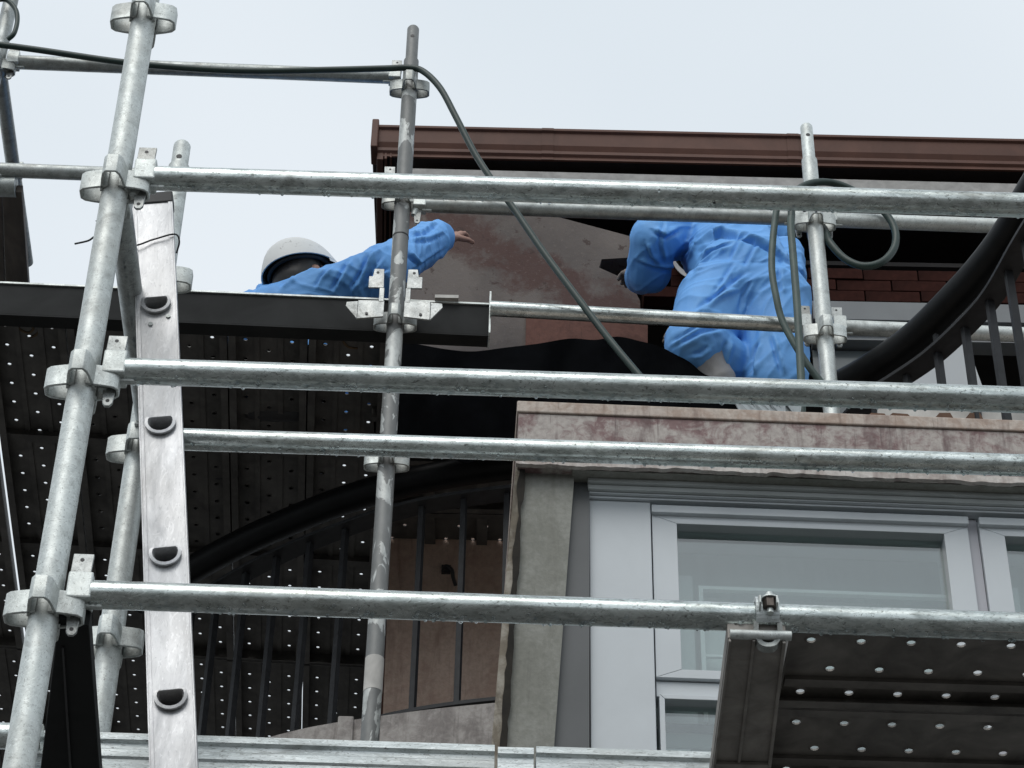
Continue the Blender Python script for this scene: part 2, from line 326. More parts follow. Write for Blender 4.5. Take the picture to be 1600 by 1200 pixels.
bbox(MB(), uP0, uP1, VW - 0.008, VW + 0.06, 1.6 + 2.2, zW).build('wall_panel', FRAME, bld, 0, 0.002)
def window(uA, uB, zA, zB, fw, ft, label=None, inner=True, drip=True):
    v = VW; m = MB()
    O = [(uA, zA), (uB, zA), (uB, zB), (uA, zB)]; I = [(uA + fw, zA + ft), (uB - fw, zA + ft), (uB - fw, zB - ft), (uA + fw, zB - ft)]
    for k in range(4):                       # mitred members with a hair gap
        a, b, c, d = O[k], O[(k + 1) % 4], I[(k + 1) % 4], I[k]
        cx = sum(p[0] for p in (a, b, c, d)) / 4; cz = sum(p[1] for p in (a, b, c, d)) / 4
        pts = [B(cx + (p[0] - cx) * 0.9985, v, cz + (p[1] - cz) * 0.9985) for p in (a, b, c, d)]
        m.prism(pts, EY * 0.05)
    w = m.build('window', FRAME, bld, 0, 0.0012)
    bbox(MB(), uA + fw * .6, uB - fw * .6, v + 0.03, v + 0.036, zA + ft * .6, zB - ft * .6).build('pane', GLASS, w, 0)
    g2 = MB()
    for (a, b, c, d) in ((uA + fw * .7, uA + fw, zA + ft * .7, zB - ft * .7), (uB - fw, uB - fw * .7, zA + ft * .7, zB - ft * .7), (uA + fw * .7, uB - fw * .7, zB - ft, zB - ft * .7), (uA + fw * .7, uB - fw * .7, zA + ft * .7, zA + ft)):
        bbox(g2, a + .001, b - .001, v + 0.004, v + 0.029, c + .001, d - .001)
    g2.build('glazing_bead', FRAME_D, w, 0)
    if drip: bbox(MB(), uA - 0.001, uB + 0.001, v - 0.013, v + 0.02, zB - 0.001, zB + 0.021).build('drip_cap', FRAME, w, 0, 0.0015)
    if inner:
        k = MB(); s0, s1 = uA + fw + 0.058, uB - fw - 0.004; zi = zA + (zB - zA) * 0.70
        bbox(k, s0, s1 + .05, v + .10, v + .115, zi, zi + .009); bbox(k, s0, s0 + .010, v + .10, v + .115, zA - .05, zi); bbox(k, s0 + .011, s1 + .05, v + .10, v + .11, zA + .13, zA + .136)
        k.build('inner_frame', INNERF, w, 0)
        bbox(MB(), uA, s0 - .012, v + .118, v + .124, zA - .05, zi + .05).build('inner_jamb', INNERJ, w, 0)
        bbox(MB(), s0 + .012, s1 + .05, v + .13, v + .135, zA - .05, zi - .004).build('blind', BLIND, w, 0)
        bbox(MB(), s0 + .012, s1 + .05, v + .125, v + .129, zA - .05, zA + .05).build('lower_blind', LOWBL, w, 0)
    bbox(MB(), uA + fw * .6, uB - fw * .6, v + .19, v + .195, zA - .1, zB + .03).build('reflection_panel', SKY_TONE, w, 0)  # added panel; its pale colour stands in for sky reflected in the glass
    return w
BLIND = simple('pale_blind_cloth', (0.62, 0.66, 0.65), 0.12, 3, 0.9); SKY_TONE = simple('pale_sky_reflection', (0.56, 0.61, 0.60), 0.22, 1.6, 0.9, stretch=(3, 1, .4)); INNERF = simple('white_inner_frame', (0.9, .92, .92), .02, 5, .5); INNERJ = simple('pale_inner_jamb', (.72, .76, .76), .04, 4, .6); LOWBL = simple('dark_blind_strip', (.26, .29, .285), .1, 4, .8)
uA = PB(1021, 900, VW)[0]; uB = PB(1518, 870, VW)[0]; uC = PB(1536, 870, VW)[0]
zT = PB(1021, 799, VW - .013)[1]; zL = PB(1028, 1058, VW)[1]
fwid = PB(1060, 850, VW)[0] - PB(1021, 850, VW)[0]; fth = zT - PB(1060, 818, VW)[1]
window(uA, uB, zL, zT, fwid, fth); window(uC, uC + (uB - uA), zL, zT, fwid, fth)
bbox(MB(), uB + .002, uC - .002, VW + .012, VW + .06, 3.8, zT + .03).build('mullion', simple('grey_mullion_aluminium', (0.42, 0.42, 0.45), 0.04, 5, 0.5), bld, 0)
bbox(MB(), uP1 + .002, UR, VW + .02, VW + .06, zT + .022, zW).build('frame_head', FRAME, bld, 0)
zK = PB(1030, 1066, VW)[1]
bbox(MB(), uA + .001, UR, VW + .012, VW + .06, zK - .03, zL - .003).build('transom_bar', FRAME, bld, 0, .001)
lw1 = window(uA + .006, uB, zK - .5, zK - .031, 0.012, 0.012, drip=False, inner=False)
bbox(MB(), uA + .01, uB, VW + .07, VW + .10, zK - .080, zK - .062).build('dark_gap', BLACK, lw1, 0)
bbox(MB(), uA + .01, uB, VW + .08, VW + .11, zK - .118, zK - .081).build('blind_rail', LOWBL, lw1, 0)
for q_ in range(5): bbox(MB(), uA + .01 + q_ * .075, uA + .082 + q_ * .075, VW + .085 + .004 * (q_ % 2), VW + .10, zK - .5, zK - .120).build('blind_panel', INNERJ, lw1, 0)
window(uC, uC + (uB - uA), zK - .5, zK - .031, 0.012, 0.012, drip=False, inner=False)
rm = MB()
for a in ((u0, UR, .9, .92, 3.6, 5.3), (u0, UR, .19, .9, 5.29, 5.31), (u0 - .01, u0, .19, .92, 3.6, 5.3), (UR, UR + .01, .19, .92, 3.6, 5.3), (u0, UR, .19, .9, 3.58, 3.6)): bbox(rm, *a)
rm.build('room_lining', ROOM, bld, 0)
# main wall plane behind the decks
YW = 6.62; ZD = 4.95 + EYE                      # wall depth, height of the upper deck
def W(x, y, Y=YW): return P(x, y, Y)
def wpoly(px, Y, depth, mat, name, smooth=0, bevel=0):
    return MB().prism([P(x, y, Y) for x, y in px], V((0, depth, 0))).build(name, mat, bld, smooth, bevel)
wpoly([(640, 280), (842, 290), (842, 331), (984, 369), (990, 402), (940, 405), (936, 418), (985, 440), (1000, 470), (1010, 700), (634, 700)], YW, 0.12, OLDWALL, 'scraped_wall')
wpoly([(822, 490), (1012, 496), (1012, 700), (818, 700)], YW - 0.012, 0.011, REDWALL, 'red_render_patch')
wpoly([(640, 263), (1700, 290), (1700, 330), (640, 312)], YW - 0.02, 0.018, FRIEZE, 'frieze_band')
wpoly([(612, 800), (800, 812), (800, 1300), (590, 1300)], YW, 0.12, PINK, 'pink_wall')
wpoly([(596, 800), (611, 800), (590, 1300), (572, 1300)], YW + 0.02, 0.1, REDWALL, 'red_wall_edge')
dr = MB()
x0 = P(632, 500, YW).x; 
for a in ((x0, 2.7, YW + 1.5, YW + 1.52, 5.2, 8.6), (x0, 2.7, YW + .13, YW + 1.5, 8.0, 8.02), (2.7, 2.72, YW + .13, YW + 1.5, 5.2, 8.4), (x0 - .02, x0, YW + .13, YW + 1.5, 5.2, 8.4)):
    dr.box(((a[0] + a[1]) / 2, (a[2] + a[3]) / 2, (a[4] + a[5]) / 2), (a[1] - a[0], a[3] - a[2], a[5] - a[4]))
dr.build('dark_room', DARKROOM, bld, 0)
# brick band at the right, each brick its own
bz0 = P(1450, 478, YW).z; bx0 = P(1004, 440, YW).x
MB().box(((bx0 + 2.6) / 2, YW + .09, bz0 + .085), (2.6 - bx0, .1, .17)).build('brick_backing', MORTAR, bld, 0)
bme = None
for r_ in range(3):
    for k in range(9):
        cx = bx0 + .10 + k * .2 + (.1 if r_ % 2 else 0); cz = bz0 + .027 + r_ * .053
        if bme is None: bme = MB().box((0, 0, 0), (.195, .06, .050)).build('brick', BRICK, bld, 0, .002); bb = bme
        else: bb = bme.copy(); col.objects.link(bb); bb.parent = bld
        if bme is bb: bb.data.transform(Matrix.Translation(root_loc(bld)))
        bb.location = V((cx, YW + .012 + random.uniform(-.004, .004), cz)) - root_loc(bld)
# upper window below the bricks
zu1 = bz0 - .002; ux0 = P(1270, 500, YW).x; ux1 = 2.7
MB().box(((ux0 + ux1) / 2, YW + .03, zu1 - .045), (ux1 - ux0, .1, .088)).build('window_head', simple('dull_grey_head', (0.17, .18, .185), .08, 6, .6), bld, 0, .002)
uw = MB(); zz = zu1 - .09
uw.box(((ux0 + ux1) / 2, YW + .045, zz - .02), (ux1 - ux0, .08, .038)); uw.box(((ux0 + ux1) / 2, YW + .055, zz - .05), (ux1 - ux0, .07, .02))
upw = uw.build('upper_window', simple('mid_grey_frame', (0.24, .25, .255), .05, 6, .5), bld, 0)
MB().box(((ux0 + P(1420, 580, YW).x) / 2, YW + .08, zz - .4), (P(1420, 580, YW).x - ux0, .02, .66)).build('pane', simple('dull_pane_backing', (0.13, .145, .145), .1, 3, .15), upw, 0)
MB().prism([P(1416, 540, YW), P(1505, 520, YW), P(1548, 640, YW), P(1422, 640, YW)], V((0, .05, 0))).build('white_shutter', simple('white_shutter_paint', (0.42, .44, .45), .05, 5, .5), upw, 0)
# roof: gutter, verge, soffit
YG = 6.575; GA = P(592, 197, YG); GB = PH(1720, 222, GA.z)
gd = (GB - GA).normalized(); gn = V((-gd.y, gd.x, 0))
gh = GA.z - P(592, 240, YG).z
prof = [(0, 0), (-.012, -.004), (-.012, -.016), (-.002, -.022), (.002, -gh * .55), (.012, -gh * .70), (.004, -gh * .74), (.004, -gh * .84), (.014, -gh * .9), (.012, -gh), (.022, -gh), (.022, 0)]
gm = MB(); n = len(prof)
gm.prism([GA + gn * a + EZ * h for a, h in prof], GB - GA)
gut = gm.build('gutter', BROWN, bld, 0, .0015)
for q_ in (.62, 1.55):
    MB().prism([GA + gd * q_ + gn * (a - .0025) + EZ * (h - .001) for a, h in prof[1:10]] + [GA + gd * q_ + gn * (a + .004) + EZ * h for a, h in prof[1:10]][::-1], gd * .045).build('gutter_joint', BROWN, gut, 0)
MB().box(GA + gd * -.012 + gn * .03 + EZ * -.055, (.026, .10, .15), Matrix((gd, gn, EZ)).transposed()).build('end_cap', BROWN, gut, 0, .004)
zS = GA.z - gh + .012
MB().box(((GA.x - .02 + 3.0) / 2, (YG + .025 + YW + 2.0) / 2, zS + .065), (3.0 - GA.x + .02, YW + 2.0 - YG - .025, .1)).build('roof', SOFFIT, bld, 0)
V0, V1 = PH(591, 240, zS), PH(590, 470, zS)
for dx, w, zo, mt in ((-.004, .024, .0, BROWN), (.024, .01, .004, BROWN), (.044, .008, .012, BROWN)):
    MB().prism([V0 + V((dx, 0, zo - .03)), V0 + V((dx + w, 0, zo - .03)), V0 + V((dx + w, 0, .05)), V0 + V((dx, 0, .05))], V1 - V0).build('verge_board', mt, bld, 0, .002)
# lower balcony kerb at the left
CURB = [(1000, 1100), (880, 1104), (770, 1114), (680, 1123), (590, 1135), (530, 1144), (478, 1154), (400, 1175), (320, 1205), (240, 1245)]
zC = 3.90 + EYE
cpl = spline([PH(x, y, zC) for x, y in CURB], 6)
MB().sweep(cpl, [(-.05, 0), (.14, 0), (.14, -.35), (-.05, -.35)]).build('balcony_kerb', KERB, bld, 0)
kb = P(540, 1142, PH(540, 1142, zC).y - .045)
MB().box(kb + V((0, 0, -.02)), (.045, .05, .11)).build('kerb_block', KERB, bld, 0, .004)
MB().tube(spline([P(692, 890, YW - .02), P(697, 884, YW - .04), P(706, 890, YW - .04), P(708, 902, YW - .03), P(712, 915, YW - .02)], 5), .006, 6).build('wall_hook', BLACK, bld)
MB().box(P(697, 890, YW - .006), (.03, .012, .03)).build('hook_plate', BLACK, bld, 0)

# ================================================================= balcony railings
def railing(label, rail_px, hand_px, base_z, bal_px, bar_w=.016, far=False):
    zr, zh = 4.68 + EYE, 4.80 + EYE
    rp = spline([PH(x, y, zr) for x, y in rail_px], 10); hp = spline([PH(x, y, zh) for x, y in hand_px], 10)
    t = thing('balcony_railing', label, 'railing', V((rp[len(rp) // 2].x, rp[len(rp) // 2].y, base_z)))
    MB().tube(hp, .046, 18).build('handrail', RUBBER, t)
    MB().sweep(rp, [(-.034, .006), (.034, .006), (.034, -.006), (-.034, -.006)]).build('flat_rail', IRON, t, 0, .001)
    bp = [V((p.x, p.y, base_z + .03)) for p in rp]
    MB().sweep(bp, [(-.018, .006), (.018, .006), (.018, -.006), (-.018, -.006)]).build('bottom_rail', IRON, t, 0)
    # balusters by arc length
    L = [0]
    for a, b in zip(rp, rp[1:]): L.append(L[-1] + (b - a).length)
    n = int(L[-1] / bal_px); 
    for k in range(1, n):
        d = k * L[-1] / n; i = max(j for j in range(len(L)) if L[j] <= d); i = min(i, len(rp) - 2)
        f = (d - L[i]) / max(1e-6, L[i + 1] - L[i]); p = rp[i].lerp(rp[i + 1], f); tg = (rp[i + 1] - rp[i]).normalized()
        rot = Matrix((tg, V((-tg.y, tg.x, 0)), EZ)).transposed()
        MB().box((p.x, p.y, (zr + base_z + .03) / 2), (bar_w, bar_w * 1.3, zr - base_z - .042), rot).build('baluster', IRON, t, 0)
        if not far and k % 3 == 0: MB().box(p + V((0, 0, .035)), (.012, .012, .06), rot).build('rail_bracket', IRON, t, 0)
    return t
railing('black iron railing with thick round handrail curving upward at the right',
        [(1330, 655), (1365, 618), (1400, 596), (1458, 556), (1519, 499), (1557, 453), (1600, 378), (1634, 325), (1672, 278), (1725, 235)],
        [(1235, 645), (1300, 610), (1357, 578), (1429, 527), (1501, 456), (1545, 406), (1580, 357), (1608, 308), (1640, 258), (1680, 212), (1730, 175)], ZS, .118)
railing('dark curved railing half hidden in shadow under the perforated deck',
        [(1000, 763), (900, 765), (800, 770), (700, 783), (620, 800), (540, 826), (450, 862), (370, 903), (300, 948), (230, 1005)],
        [(1000, 722), (900, 722), (800, 727), (700, 741), (600, 763), (520, 788), (440, 820), (370, 852), (300, 890), (220, 940)], zC, .128, far=True)

# ================================================================= scaffold kit
RP, RL = .0243, .0232
def pocket_mesh():
    m = MB(); o = [(-.0255, -.010), (-.020, -.042), (-.0165, -.056), (-.010, -.0635), (.010, -.0635), (.0165, -.056), (.020, -.042), (.0255, -.010)]
    i = [(x * .78, y + (.0045 if y < -.05 else .001)) for x, y in o]
    h = .022; n = len(o); vs = []
    for (a, b) in o: vs += [V((a, b, h)), V((a, b, -h))]
    for (a, b) in i: vs += [V((a, b, h)), V((a, b, -h))]
    f = []
    for k in range(n - 1):
        f += [(2 * k, 2 * k + 1, 2 * k + 3, 2 * k + 2), (2 * n + 2 * k, 2 * n + 2 * k + 2, 2 * n + 2 * k + 3, 2 * n + 2 * k + 1),
              (2 * k, 2 * k + 2, 2 * n + 2 * k + 2, 2 * n + 2 * k), (2 * k + 1, 2 * n + 2 * k + 1, 2 * n + 2 * k + 3, 2 * k + 3)]
    m.add(vs, f)
    o_ = m.build('pocket', GALV, None, 50, .0012); me = o_.data; bpy.data.objects.remove(o_); return me
POCK = pocket_mesh(); 
def post(label, X, Y, z0, z1, ros, mat, spigot=.0, pmat=GALV, sleeve=None):
    t = thing('scaffold_post', label, 'scaffold post', (X, Y, z0), 'upright scaffold posts')
    MB().tube([(X, Y, z0), (X, Y, z1)], RP, 28).build('tube', mat, t, 40, .001)
    if spigot:
        sp = MB().tube([(X, Y, z1 - .02), (X, Y, z1 + spigot - .006), (X, Y, z1 + spigot)], [.0195, .0195, .0165], 24).build('spigot', mat, t, 40)
        MB().tube([(X, Y - .0199, z1 + spigot - .058), (X, Y - .017, z1 + spigot - .058)], .0065, 14, up=(0, 0, 1)).build('pin_hole', BLACK, sp, 0)
    if sleeve: MB().tube([(X, Y, sleeve), (X, Y, sleeve + .004)], RP + .0012, 28).build('joint_ring', WIRE, t)
    for z in ros:
        for k in range(4):
            o = bpy.data.objects.new('pocket', POCK if pmat is GALV else POCK_W); col.objects.link(o); o.parent = t
            o.location = (0, 0, z - z0); o.rotation_euler = (0, 0, k * math.pi / 2)
            b = o.modifiers.new('bevel', 'BEVEL'); b.width = .0012; b.segments = 2; b.limit_method = 'ANGLE'
    return t
POCK_W = POCK.copy(); POCK_W.materials.clear(); POCK_W.materials.append(GALV_W)
def head(m_parent, p, d, z, mat):
    d = d.normalized(); nrm = V((-d.y, d.x, 0)); rot = Matrix((d, nrm, EZ)).transposed()
    h = MB().box(p + d * .052 + EZ * .004, (.040, .046, .050), rot)
    h.box(p + d * .075 + EZ * -.012, (.03, .012, .03), rot)
    hd = h.build('wedge_head', mat, m_parent, 0, .003)
    w = MB(); c = p + d * .047
    def pl(pts, th=.0055):
        w.prism([c + d * a + EZ * b - nrm * th / 2 for a, b in pts], nrm * th)
    pl([(-.0085, -.075), (-.004, -.081), (.004, -.081), (.0085, -.075), (.0165, .029), (.018, .078), (-.015, .078), (-.0165, .029)])
    wd = w.build('wedge', BRACKET, hd, 0, .0008)
    for zz in (.066, -.070):
        MB().tube([c + EZ * zz - nrm * .0031, c + EZ * zz + nrm * .0031], .0036, 10).build('wedge_hole', BLACK, wd, 0)
    nb = MB().tube([c - d * .006 + EZ * -.022, c - d * .012 + EZ * -.046], [.011, .008], 10).build('wedge_nub', mat, hd)
def drops(parent, A, B_, r, n, seed):
    rnd = random.Random(seed); m = MB(); t = (B_ - A)
    for _ in range(n):
        p = A + t * rnd.random(); a = rnd.gauss(.12, .28); q = rnd.uniform(.0022, .0042)
        base = p + V((0, -math.sin(a) * r, -math.cos(a) * r))
        vs = [base + V((0, 0, q * .8))]; 
        for zf, rf in ((.5, .9), (-.1, 1.0), (-.75, .62)):
            vs += [base + V((math.cos(k * 1.0472) * q * rf, math.sin(k * 1.0472) * q * rf, q * zf)) for k in range(6)]
        vs.append(base + V((0, 0, -q * 1.05)))
        f = [(0, 1 + k, 1 + (k + 1) % 6) for k in range(6)]
        for L_ in (0, 6): f += [(1 + L_ + k, 7 + L_ + k, 7 + L_ + (k + 1) % 6, 1 + L_ + (k + 1) % 6) for k in range(6)]
        f += [(19, 13 + (k + 1) % 6, 13 + k) for k in range(6)]; m.add(vs, f)
    o = m.build('rain_drops', WATER, parent, 80); o['kind'] = 'stuff'
def ledger(label, A, B_, r=RL, heads=(True, True), mat=None, nd=0, seed=0, trim=(.07, .07)):
    A, B_ = V(A), V(B_); d = (B_ - A).normalized()
    t = thing('scaffold_ledger', label, 'scaffold tube', A, 'horizontal scaffold tubes')
    a, b = A + d * (trim[0] if heads[0] else 0), B_ - d * (trim[1] if heads[1] else 0)
    n = 12; pts = [a.lerp(b, k / n) for k in range(n + 1)]
    MB().tube(pts, r, 28).build('tube', mat or GALV_L, t, 40)
    if heads[0]: head(t, A, d, A.z, GALV)
    if heads[1]: head(t, B_, -d, B_.z, GALV)
    if nd: drops(t, a, b, r, nd, seed)
    return t
X1, Y1, X2, Y2 = -.736, 3.26, -.763, 3.98
X3, X4, X5, Y3 = -.346, .914, -1.678, 5.45
z1r = [EYE + z for z in (3.253, 2.778, 2.303)] + [EYE + 3.253 + .467]
post('tall pale galvanised post in front, left edge of the view', X1, Y1, 1.2, 6.6, z1r + [1.6 + 1.83], GALV)
post('galvanised post with open top right behind the aluminium ladder', X2, Y2, 1.2, P(283, 262, Y2).z, [EYE + z for z in (3.215, 2.737, 2.26, 3.69)], GALV, .075)
P3T = P(648, 96, Y3).z
post('paint splashed grey post in the middle beside the reaching worker', X3, Y3, 1.2, P3T, [P(0, 0, Y3).z * 0 + EYE + z for z in (5.905, 5.40, 4.90, 4.375)], POST_MID, .16, GALV_W, sleeve=P(622, 372, Y3).z)
post('bright galvanised post at the right beside the bending worker', X4, Y3, 4.0, P(1263, 251, Y3).z, [EYE + 5.345, EYE + 4.888], GALV, .155)
post('galvanised post in the top left corner with hose hung on it', X5, Y3, 1.2, 8.4, [EYE + 5.965, EYE + 5.45], GALV_W, 0, GALV_W)
MB().tube([(X3, Y3, P(572, 1082, Y3).z), (X3, Y3, P(576, 1030, Y3).z)], RP + .0008, 28).build('pale_paint_band', WHITE_B, bpy.data.objects['scaffold_post.002'], 40)
# front row
def L(label, a, b, Y, start=None, **k):
    A = P(*a, Y) if start is None else start; Bp = PH(*b, A.z); return ledger(label, A, Bp, **k)
zl = lambda x, y, Y: P(x, y, Y).z
def LX(label, X, Y, px, end, **k):          # from a post axis, level, towards a far pixel, running on past the frame
    z = P(*px, Y).z; A = V((X, Y, z)); e = PH(*end, z); d = (e - A).normalized(); return ledger(label, A, A + d * k.pop('length', 1.95), **k)
LX('wet galvanised tube crossing in front just below the brown gutter', X1, Y1, (244, 278), (1600, 321), nd=330, seed=1)
LX('wet galvanised tube crossing in front at the bending worker\'s feet', X1, Y1, (200, 579), (1600, 625), nd=330, seed=2)
LX('wet galvanised tube crossing the stained mauve balcony edge', X2, Y2, (290, 686), (1600, 727), nd=300, seed=3)
LX('lowest wet galvanised tube, carrying a bolted clamp, across the window', X1, Y1, (145, 928), (1100, 962), nd=300, seed=4)
# transom front post -> back post
zt = EYE + 3.262
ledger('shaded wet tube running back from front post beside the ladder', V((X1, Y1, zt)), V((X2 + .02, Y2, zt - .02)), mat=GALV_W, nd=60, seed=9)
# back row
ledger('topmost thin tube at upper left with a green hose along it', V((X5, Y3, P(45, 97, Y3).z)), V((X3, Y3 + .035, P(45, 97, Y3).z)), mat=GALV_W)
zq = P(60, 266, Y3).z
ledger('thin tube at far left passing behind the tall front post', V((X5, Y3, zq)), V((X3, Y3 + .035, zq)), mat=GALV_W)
zq = P(1400, 345, Y3 + .03).z
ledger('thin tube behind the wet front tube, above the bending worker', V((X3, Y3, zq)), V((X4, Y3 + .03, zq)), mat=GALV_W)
ledger('thin tube leaving the right post above the coiled hose', V((X4, Y3 + .03, zq)), V((X4 + 1.27, Y3 + .06, zq)), mat=GALV)
zq = P(765, 482, Y3).z
ledger('thin tube across the bending worker\'s thighs', P(766, 482, Y3), V((X4, Y3 + .04, zq - .01)), mat=GALV_L, heads=(False, True))
ledger('thin bright tube behind the curved black handrail', V((X4, Y3 + .04, zq - .01)), V((X4 + 1.27, Y3 + .08, zq - .01)), mat=GALV)
a = PH(-2, 100, EYE + 5.96); b = PH(26, 300, EYE + 5.96)
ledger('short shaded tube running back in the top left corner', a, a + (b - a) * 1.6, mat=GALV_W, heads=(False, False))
ledger('tube stub at lower left edge behind the tall front post', P(-90, 1146, 3.7), PH(66, 1152, P(-90, 1146, 3.7).z), heads=(False, False))

# toe board channel at the upper deck's front
ta = P(-120, 448, 5.42); tb0 = PH(764, 487, ta.z); td = (tb0 - ta); tb = ta + td
dn = td.normalized(); nn = V((-dn.y, dn.x, 0))
zt1 = P(400, 449, 5.42).z; zt0 = P(400, 494, 5.42).z
tz = lambda p, z: V((p.x, p.y, z))
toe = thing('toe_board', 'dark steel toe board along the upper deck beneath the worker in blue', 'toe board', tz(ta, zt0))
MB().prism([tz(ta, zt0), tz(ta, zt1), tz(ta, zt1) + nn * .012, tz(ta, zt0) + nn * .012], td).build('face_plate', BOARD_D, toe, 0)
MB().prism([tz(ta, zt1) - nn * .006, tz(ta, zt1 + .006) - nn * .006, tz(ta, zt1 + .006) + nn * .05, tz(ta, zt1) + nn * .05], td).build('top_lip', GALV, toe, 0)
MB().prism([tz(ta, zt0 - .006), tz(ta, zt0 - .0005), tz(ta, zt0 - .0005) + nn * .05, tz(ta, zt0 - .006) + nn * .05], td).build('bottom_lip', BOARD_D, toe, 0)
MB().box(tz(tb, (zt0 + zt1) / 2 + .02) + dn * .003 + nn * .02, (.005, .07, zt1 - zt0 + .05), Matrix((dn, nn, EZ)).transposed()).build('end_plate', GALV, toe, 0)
MB().box(tz(ta + td * (817 / 884), zt1 + .0125), (.07, .04, .012)).build('packing_strip', WHITE_B, toe, 0)
for sgn, base in ((-1, P(598, 480, 5.405)), (1, P(634, 480, 5.405))):
    br = MB(); X = base.x; Yb = base.y - .01
    def q(pts, th=.006, y=0): br.prism([V((X + sgn * a, Yb + y, zt0 + b)) for a, b in pts], V((0, th, 0)))
    q([(-.002, .045), (.012, .045), (.012, .10), (-.002, .10)]); q([(.0, .10), (.045, .10), (.045, .145), (.034, .145), (.030, .175), (.002, .175)], y=-.001)
    q([(-.004, -.012), (.072, -.022), (.072, .05), (-.004, .05)], y=.001); q([(.073, -.020), (.108, .03), (.106, .045), (.073, .049)], y=.004)
    bo = br.build('hook_bracket', BRACKET, toe, 0, .0008)
    for a, b in ((.02, .16), (.045, -.004)): MB().tube([V((X + sgn * a, Yb - .002, zt0 + b)), V((X + sgn * a, Yb + .003, zt0 + b))], .0045, 10).build('bolt_hole', BLACK, bo, 0)

# ================================================================= perforated planks
def ring_cells(mb_v, mb_f, cells):
    pass
def plank_mesh(name, length, width=.236, pitch=.0895, rows=(-.07, 0, .07), cut=(-.035, .035), hr=.0062, lip=.042, lipw=.022, mat=None, ribs=()):
    m = MB(); half = width / 2; bands = [(-half, cut[0]), cut, (cut[1], half)]
    N = 12; ncell = int(length / pitch); L0 = ncell * pitch
    for ri, (cx, (x0, x1)) in enumerate(zip(rows, bands)):
        off = pitch / 2 if ri % 2 else 0
        ys = [k * pitch + off for k in range(ncell + 1)]
        edges = [0] + [y for y in ys if 0 < y < L0] + [L0]
        for ya, yb in zip(edges, edges[1:]):
            if yb - ya < pitch * .7:
                m.add([(x0, ya, 0), (x1, ya, 0), (x1, yb, 0), (x0, yb, 0)], [(0, 1, 2, 3)]); continue
            cy = (ya + yb) / 2; inn = []; out = []
            for k in range(N):
                q = 2 * math.pi * (k + .5) / N; c, s = math.cos(q), math.sin(q)
                inn.append(V((cx + hr * c, cy + hr * s, 0)))
                tt = min(((x1 - cx) / c if c > 0 else (x0 - cx) / c), ((yb - cy) / s if s > 0 else (ya - cy) / s)); out.append(V((cx + c * tt, cy + s * tt, 0)))
            # corner vertices so that cells tile
            vs = inn + out + [V((x0, ya, 0)), V((x1, ya, 0)), V((x1, yb, 0)), V((x0, yb, 0))] + [v + V((0, 0, .0015)) for v in inn]
            vs = [V((v.x, v.y, -.0022)) if k < N else v for k, v in enumerate(vs)]; mid = [V((cx + (v.x - cx) * 1.55, cy + (v.y - cy) * 1.55, 0)) for v in inn]; M0 = len(vs); vs += mid
            f = []
            for k in range(N):
                j = (k + 1) % N; a, b = out[k], out[j]; f.append((k, j, M0 + j, M0 + k)); f.append((M0 + k, M0 + j, N + j, N + k)); f.append((k, 2 * N + 4 + k, 2 * N + 4 + j, j))
                if abs(a.x - b.x) > 1e-6 and abs(a.y - b.y) > 1e-6:
                    ci = 2 * N + (1 if (a.x + b.x) / 2 > cx else 0) if (a.y + b.y) / 2 < cy else 2 * N + (2 if (a.x + b.x) / 2 > cx else 3)
                    f.append((N + k, N + j, ci))
            m.add(vs, f)
    for s_ in (-1, 1):
        x = s_ * half
        m.box((x - s_ * .001, L0 / 2, -lip / 2), (.002, L0, lip)); m.box((x - s_ * lipw / 2, L0 / 2, -lip), (lipw, L0, .002))
    m.box((0, .003, -lip * .45), (width, .004, lip * .9)); m.box((0, L0 - .003, -lip * .45), (width, .004, lip * .9))
    for yy in (L0 * .36, L0 * .68): m.box((0, yy, -.011), (width - .01, .035, .02))
    for rx, rw, rd in ribs: m.box((rx, L0 / 2, -rd / 2 - .0004), (rw, L0 - .02, rd))
    me = bpy.data.meshes.new(name); me.from_pydata([tuple(v) for v in m.v], [], m.f); me.update(); me.materials.append(mat); return me, L0
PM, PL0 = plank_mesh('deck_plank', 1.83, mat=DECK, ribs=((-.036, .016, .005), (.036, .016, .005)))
o0 = PH(481, 494, ZD); o1 = PH(471, 1100, ZD); pd = (o1 - o0); pd.z = 0; pd.normalize(); pside = V((pd.y, -pd.x, 0))
pang = math.atan2(-pd.x, pd.y)
pnames = ['next to the paint splashed post', 'second from the paint splashed post', 'third from the paint splashed post, behind the ladder', 'fourth from the paint splashed post, behind the front post', 'at the left edge of the view', 'outermost at the left edge, a bright slit beside it']
for k in range(6):
    for row in range(2):
        base = o0 + pside * (.122 - k * .2405 - (.012 if k == 5 else 0)) + pd * (.03 + row * (PL0 + .012))
        t = thing('deck_plank', ('front' if row == 0 else 'rear') + ' perforated upper deck plank, ' + pnames[k], 'scaffold plank', base + V((0, 0, .04)), 'perforated planks of the upper deck')
        t.rotation_euler = (0, 0, pang)
        o = bpy.data.objects.new('perforated_sheet', PM); col.objects.link(o); o.parent = t
STAMP = simple('brown_stamp_paint', (0.11, 0.075, 0.04), 0.4, 30, 0.9)
def stamp(pl, pxs):
    zz = ZD + .0385; inv = Matrix.LocRotScale(pl.location, pl.rotation_euler, None).inverted()
    for pts in pxs:
        o = MB().sweep(spline([PH(x, y, zz) for x, y in pts], 6), [(-.0035, .001), (.0035, .001), (.0035, -.001), (-.0035, -.001)]).build('stamp_mark', STAMP, None, 0); o.data.transform(inv); o.parent = pl
stamp(bpy.data.objects['deck_plank.008'], [[(14, 508), (18, 497), (34, 490), (52, 494), (62, 508), (58, 522), (46, 528)], [(26, 503), (30, 514), (44, 520), (52, 514), (46, 506)]])
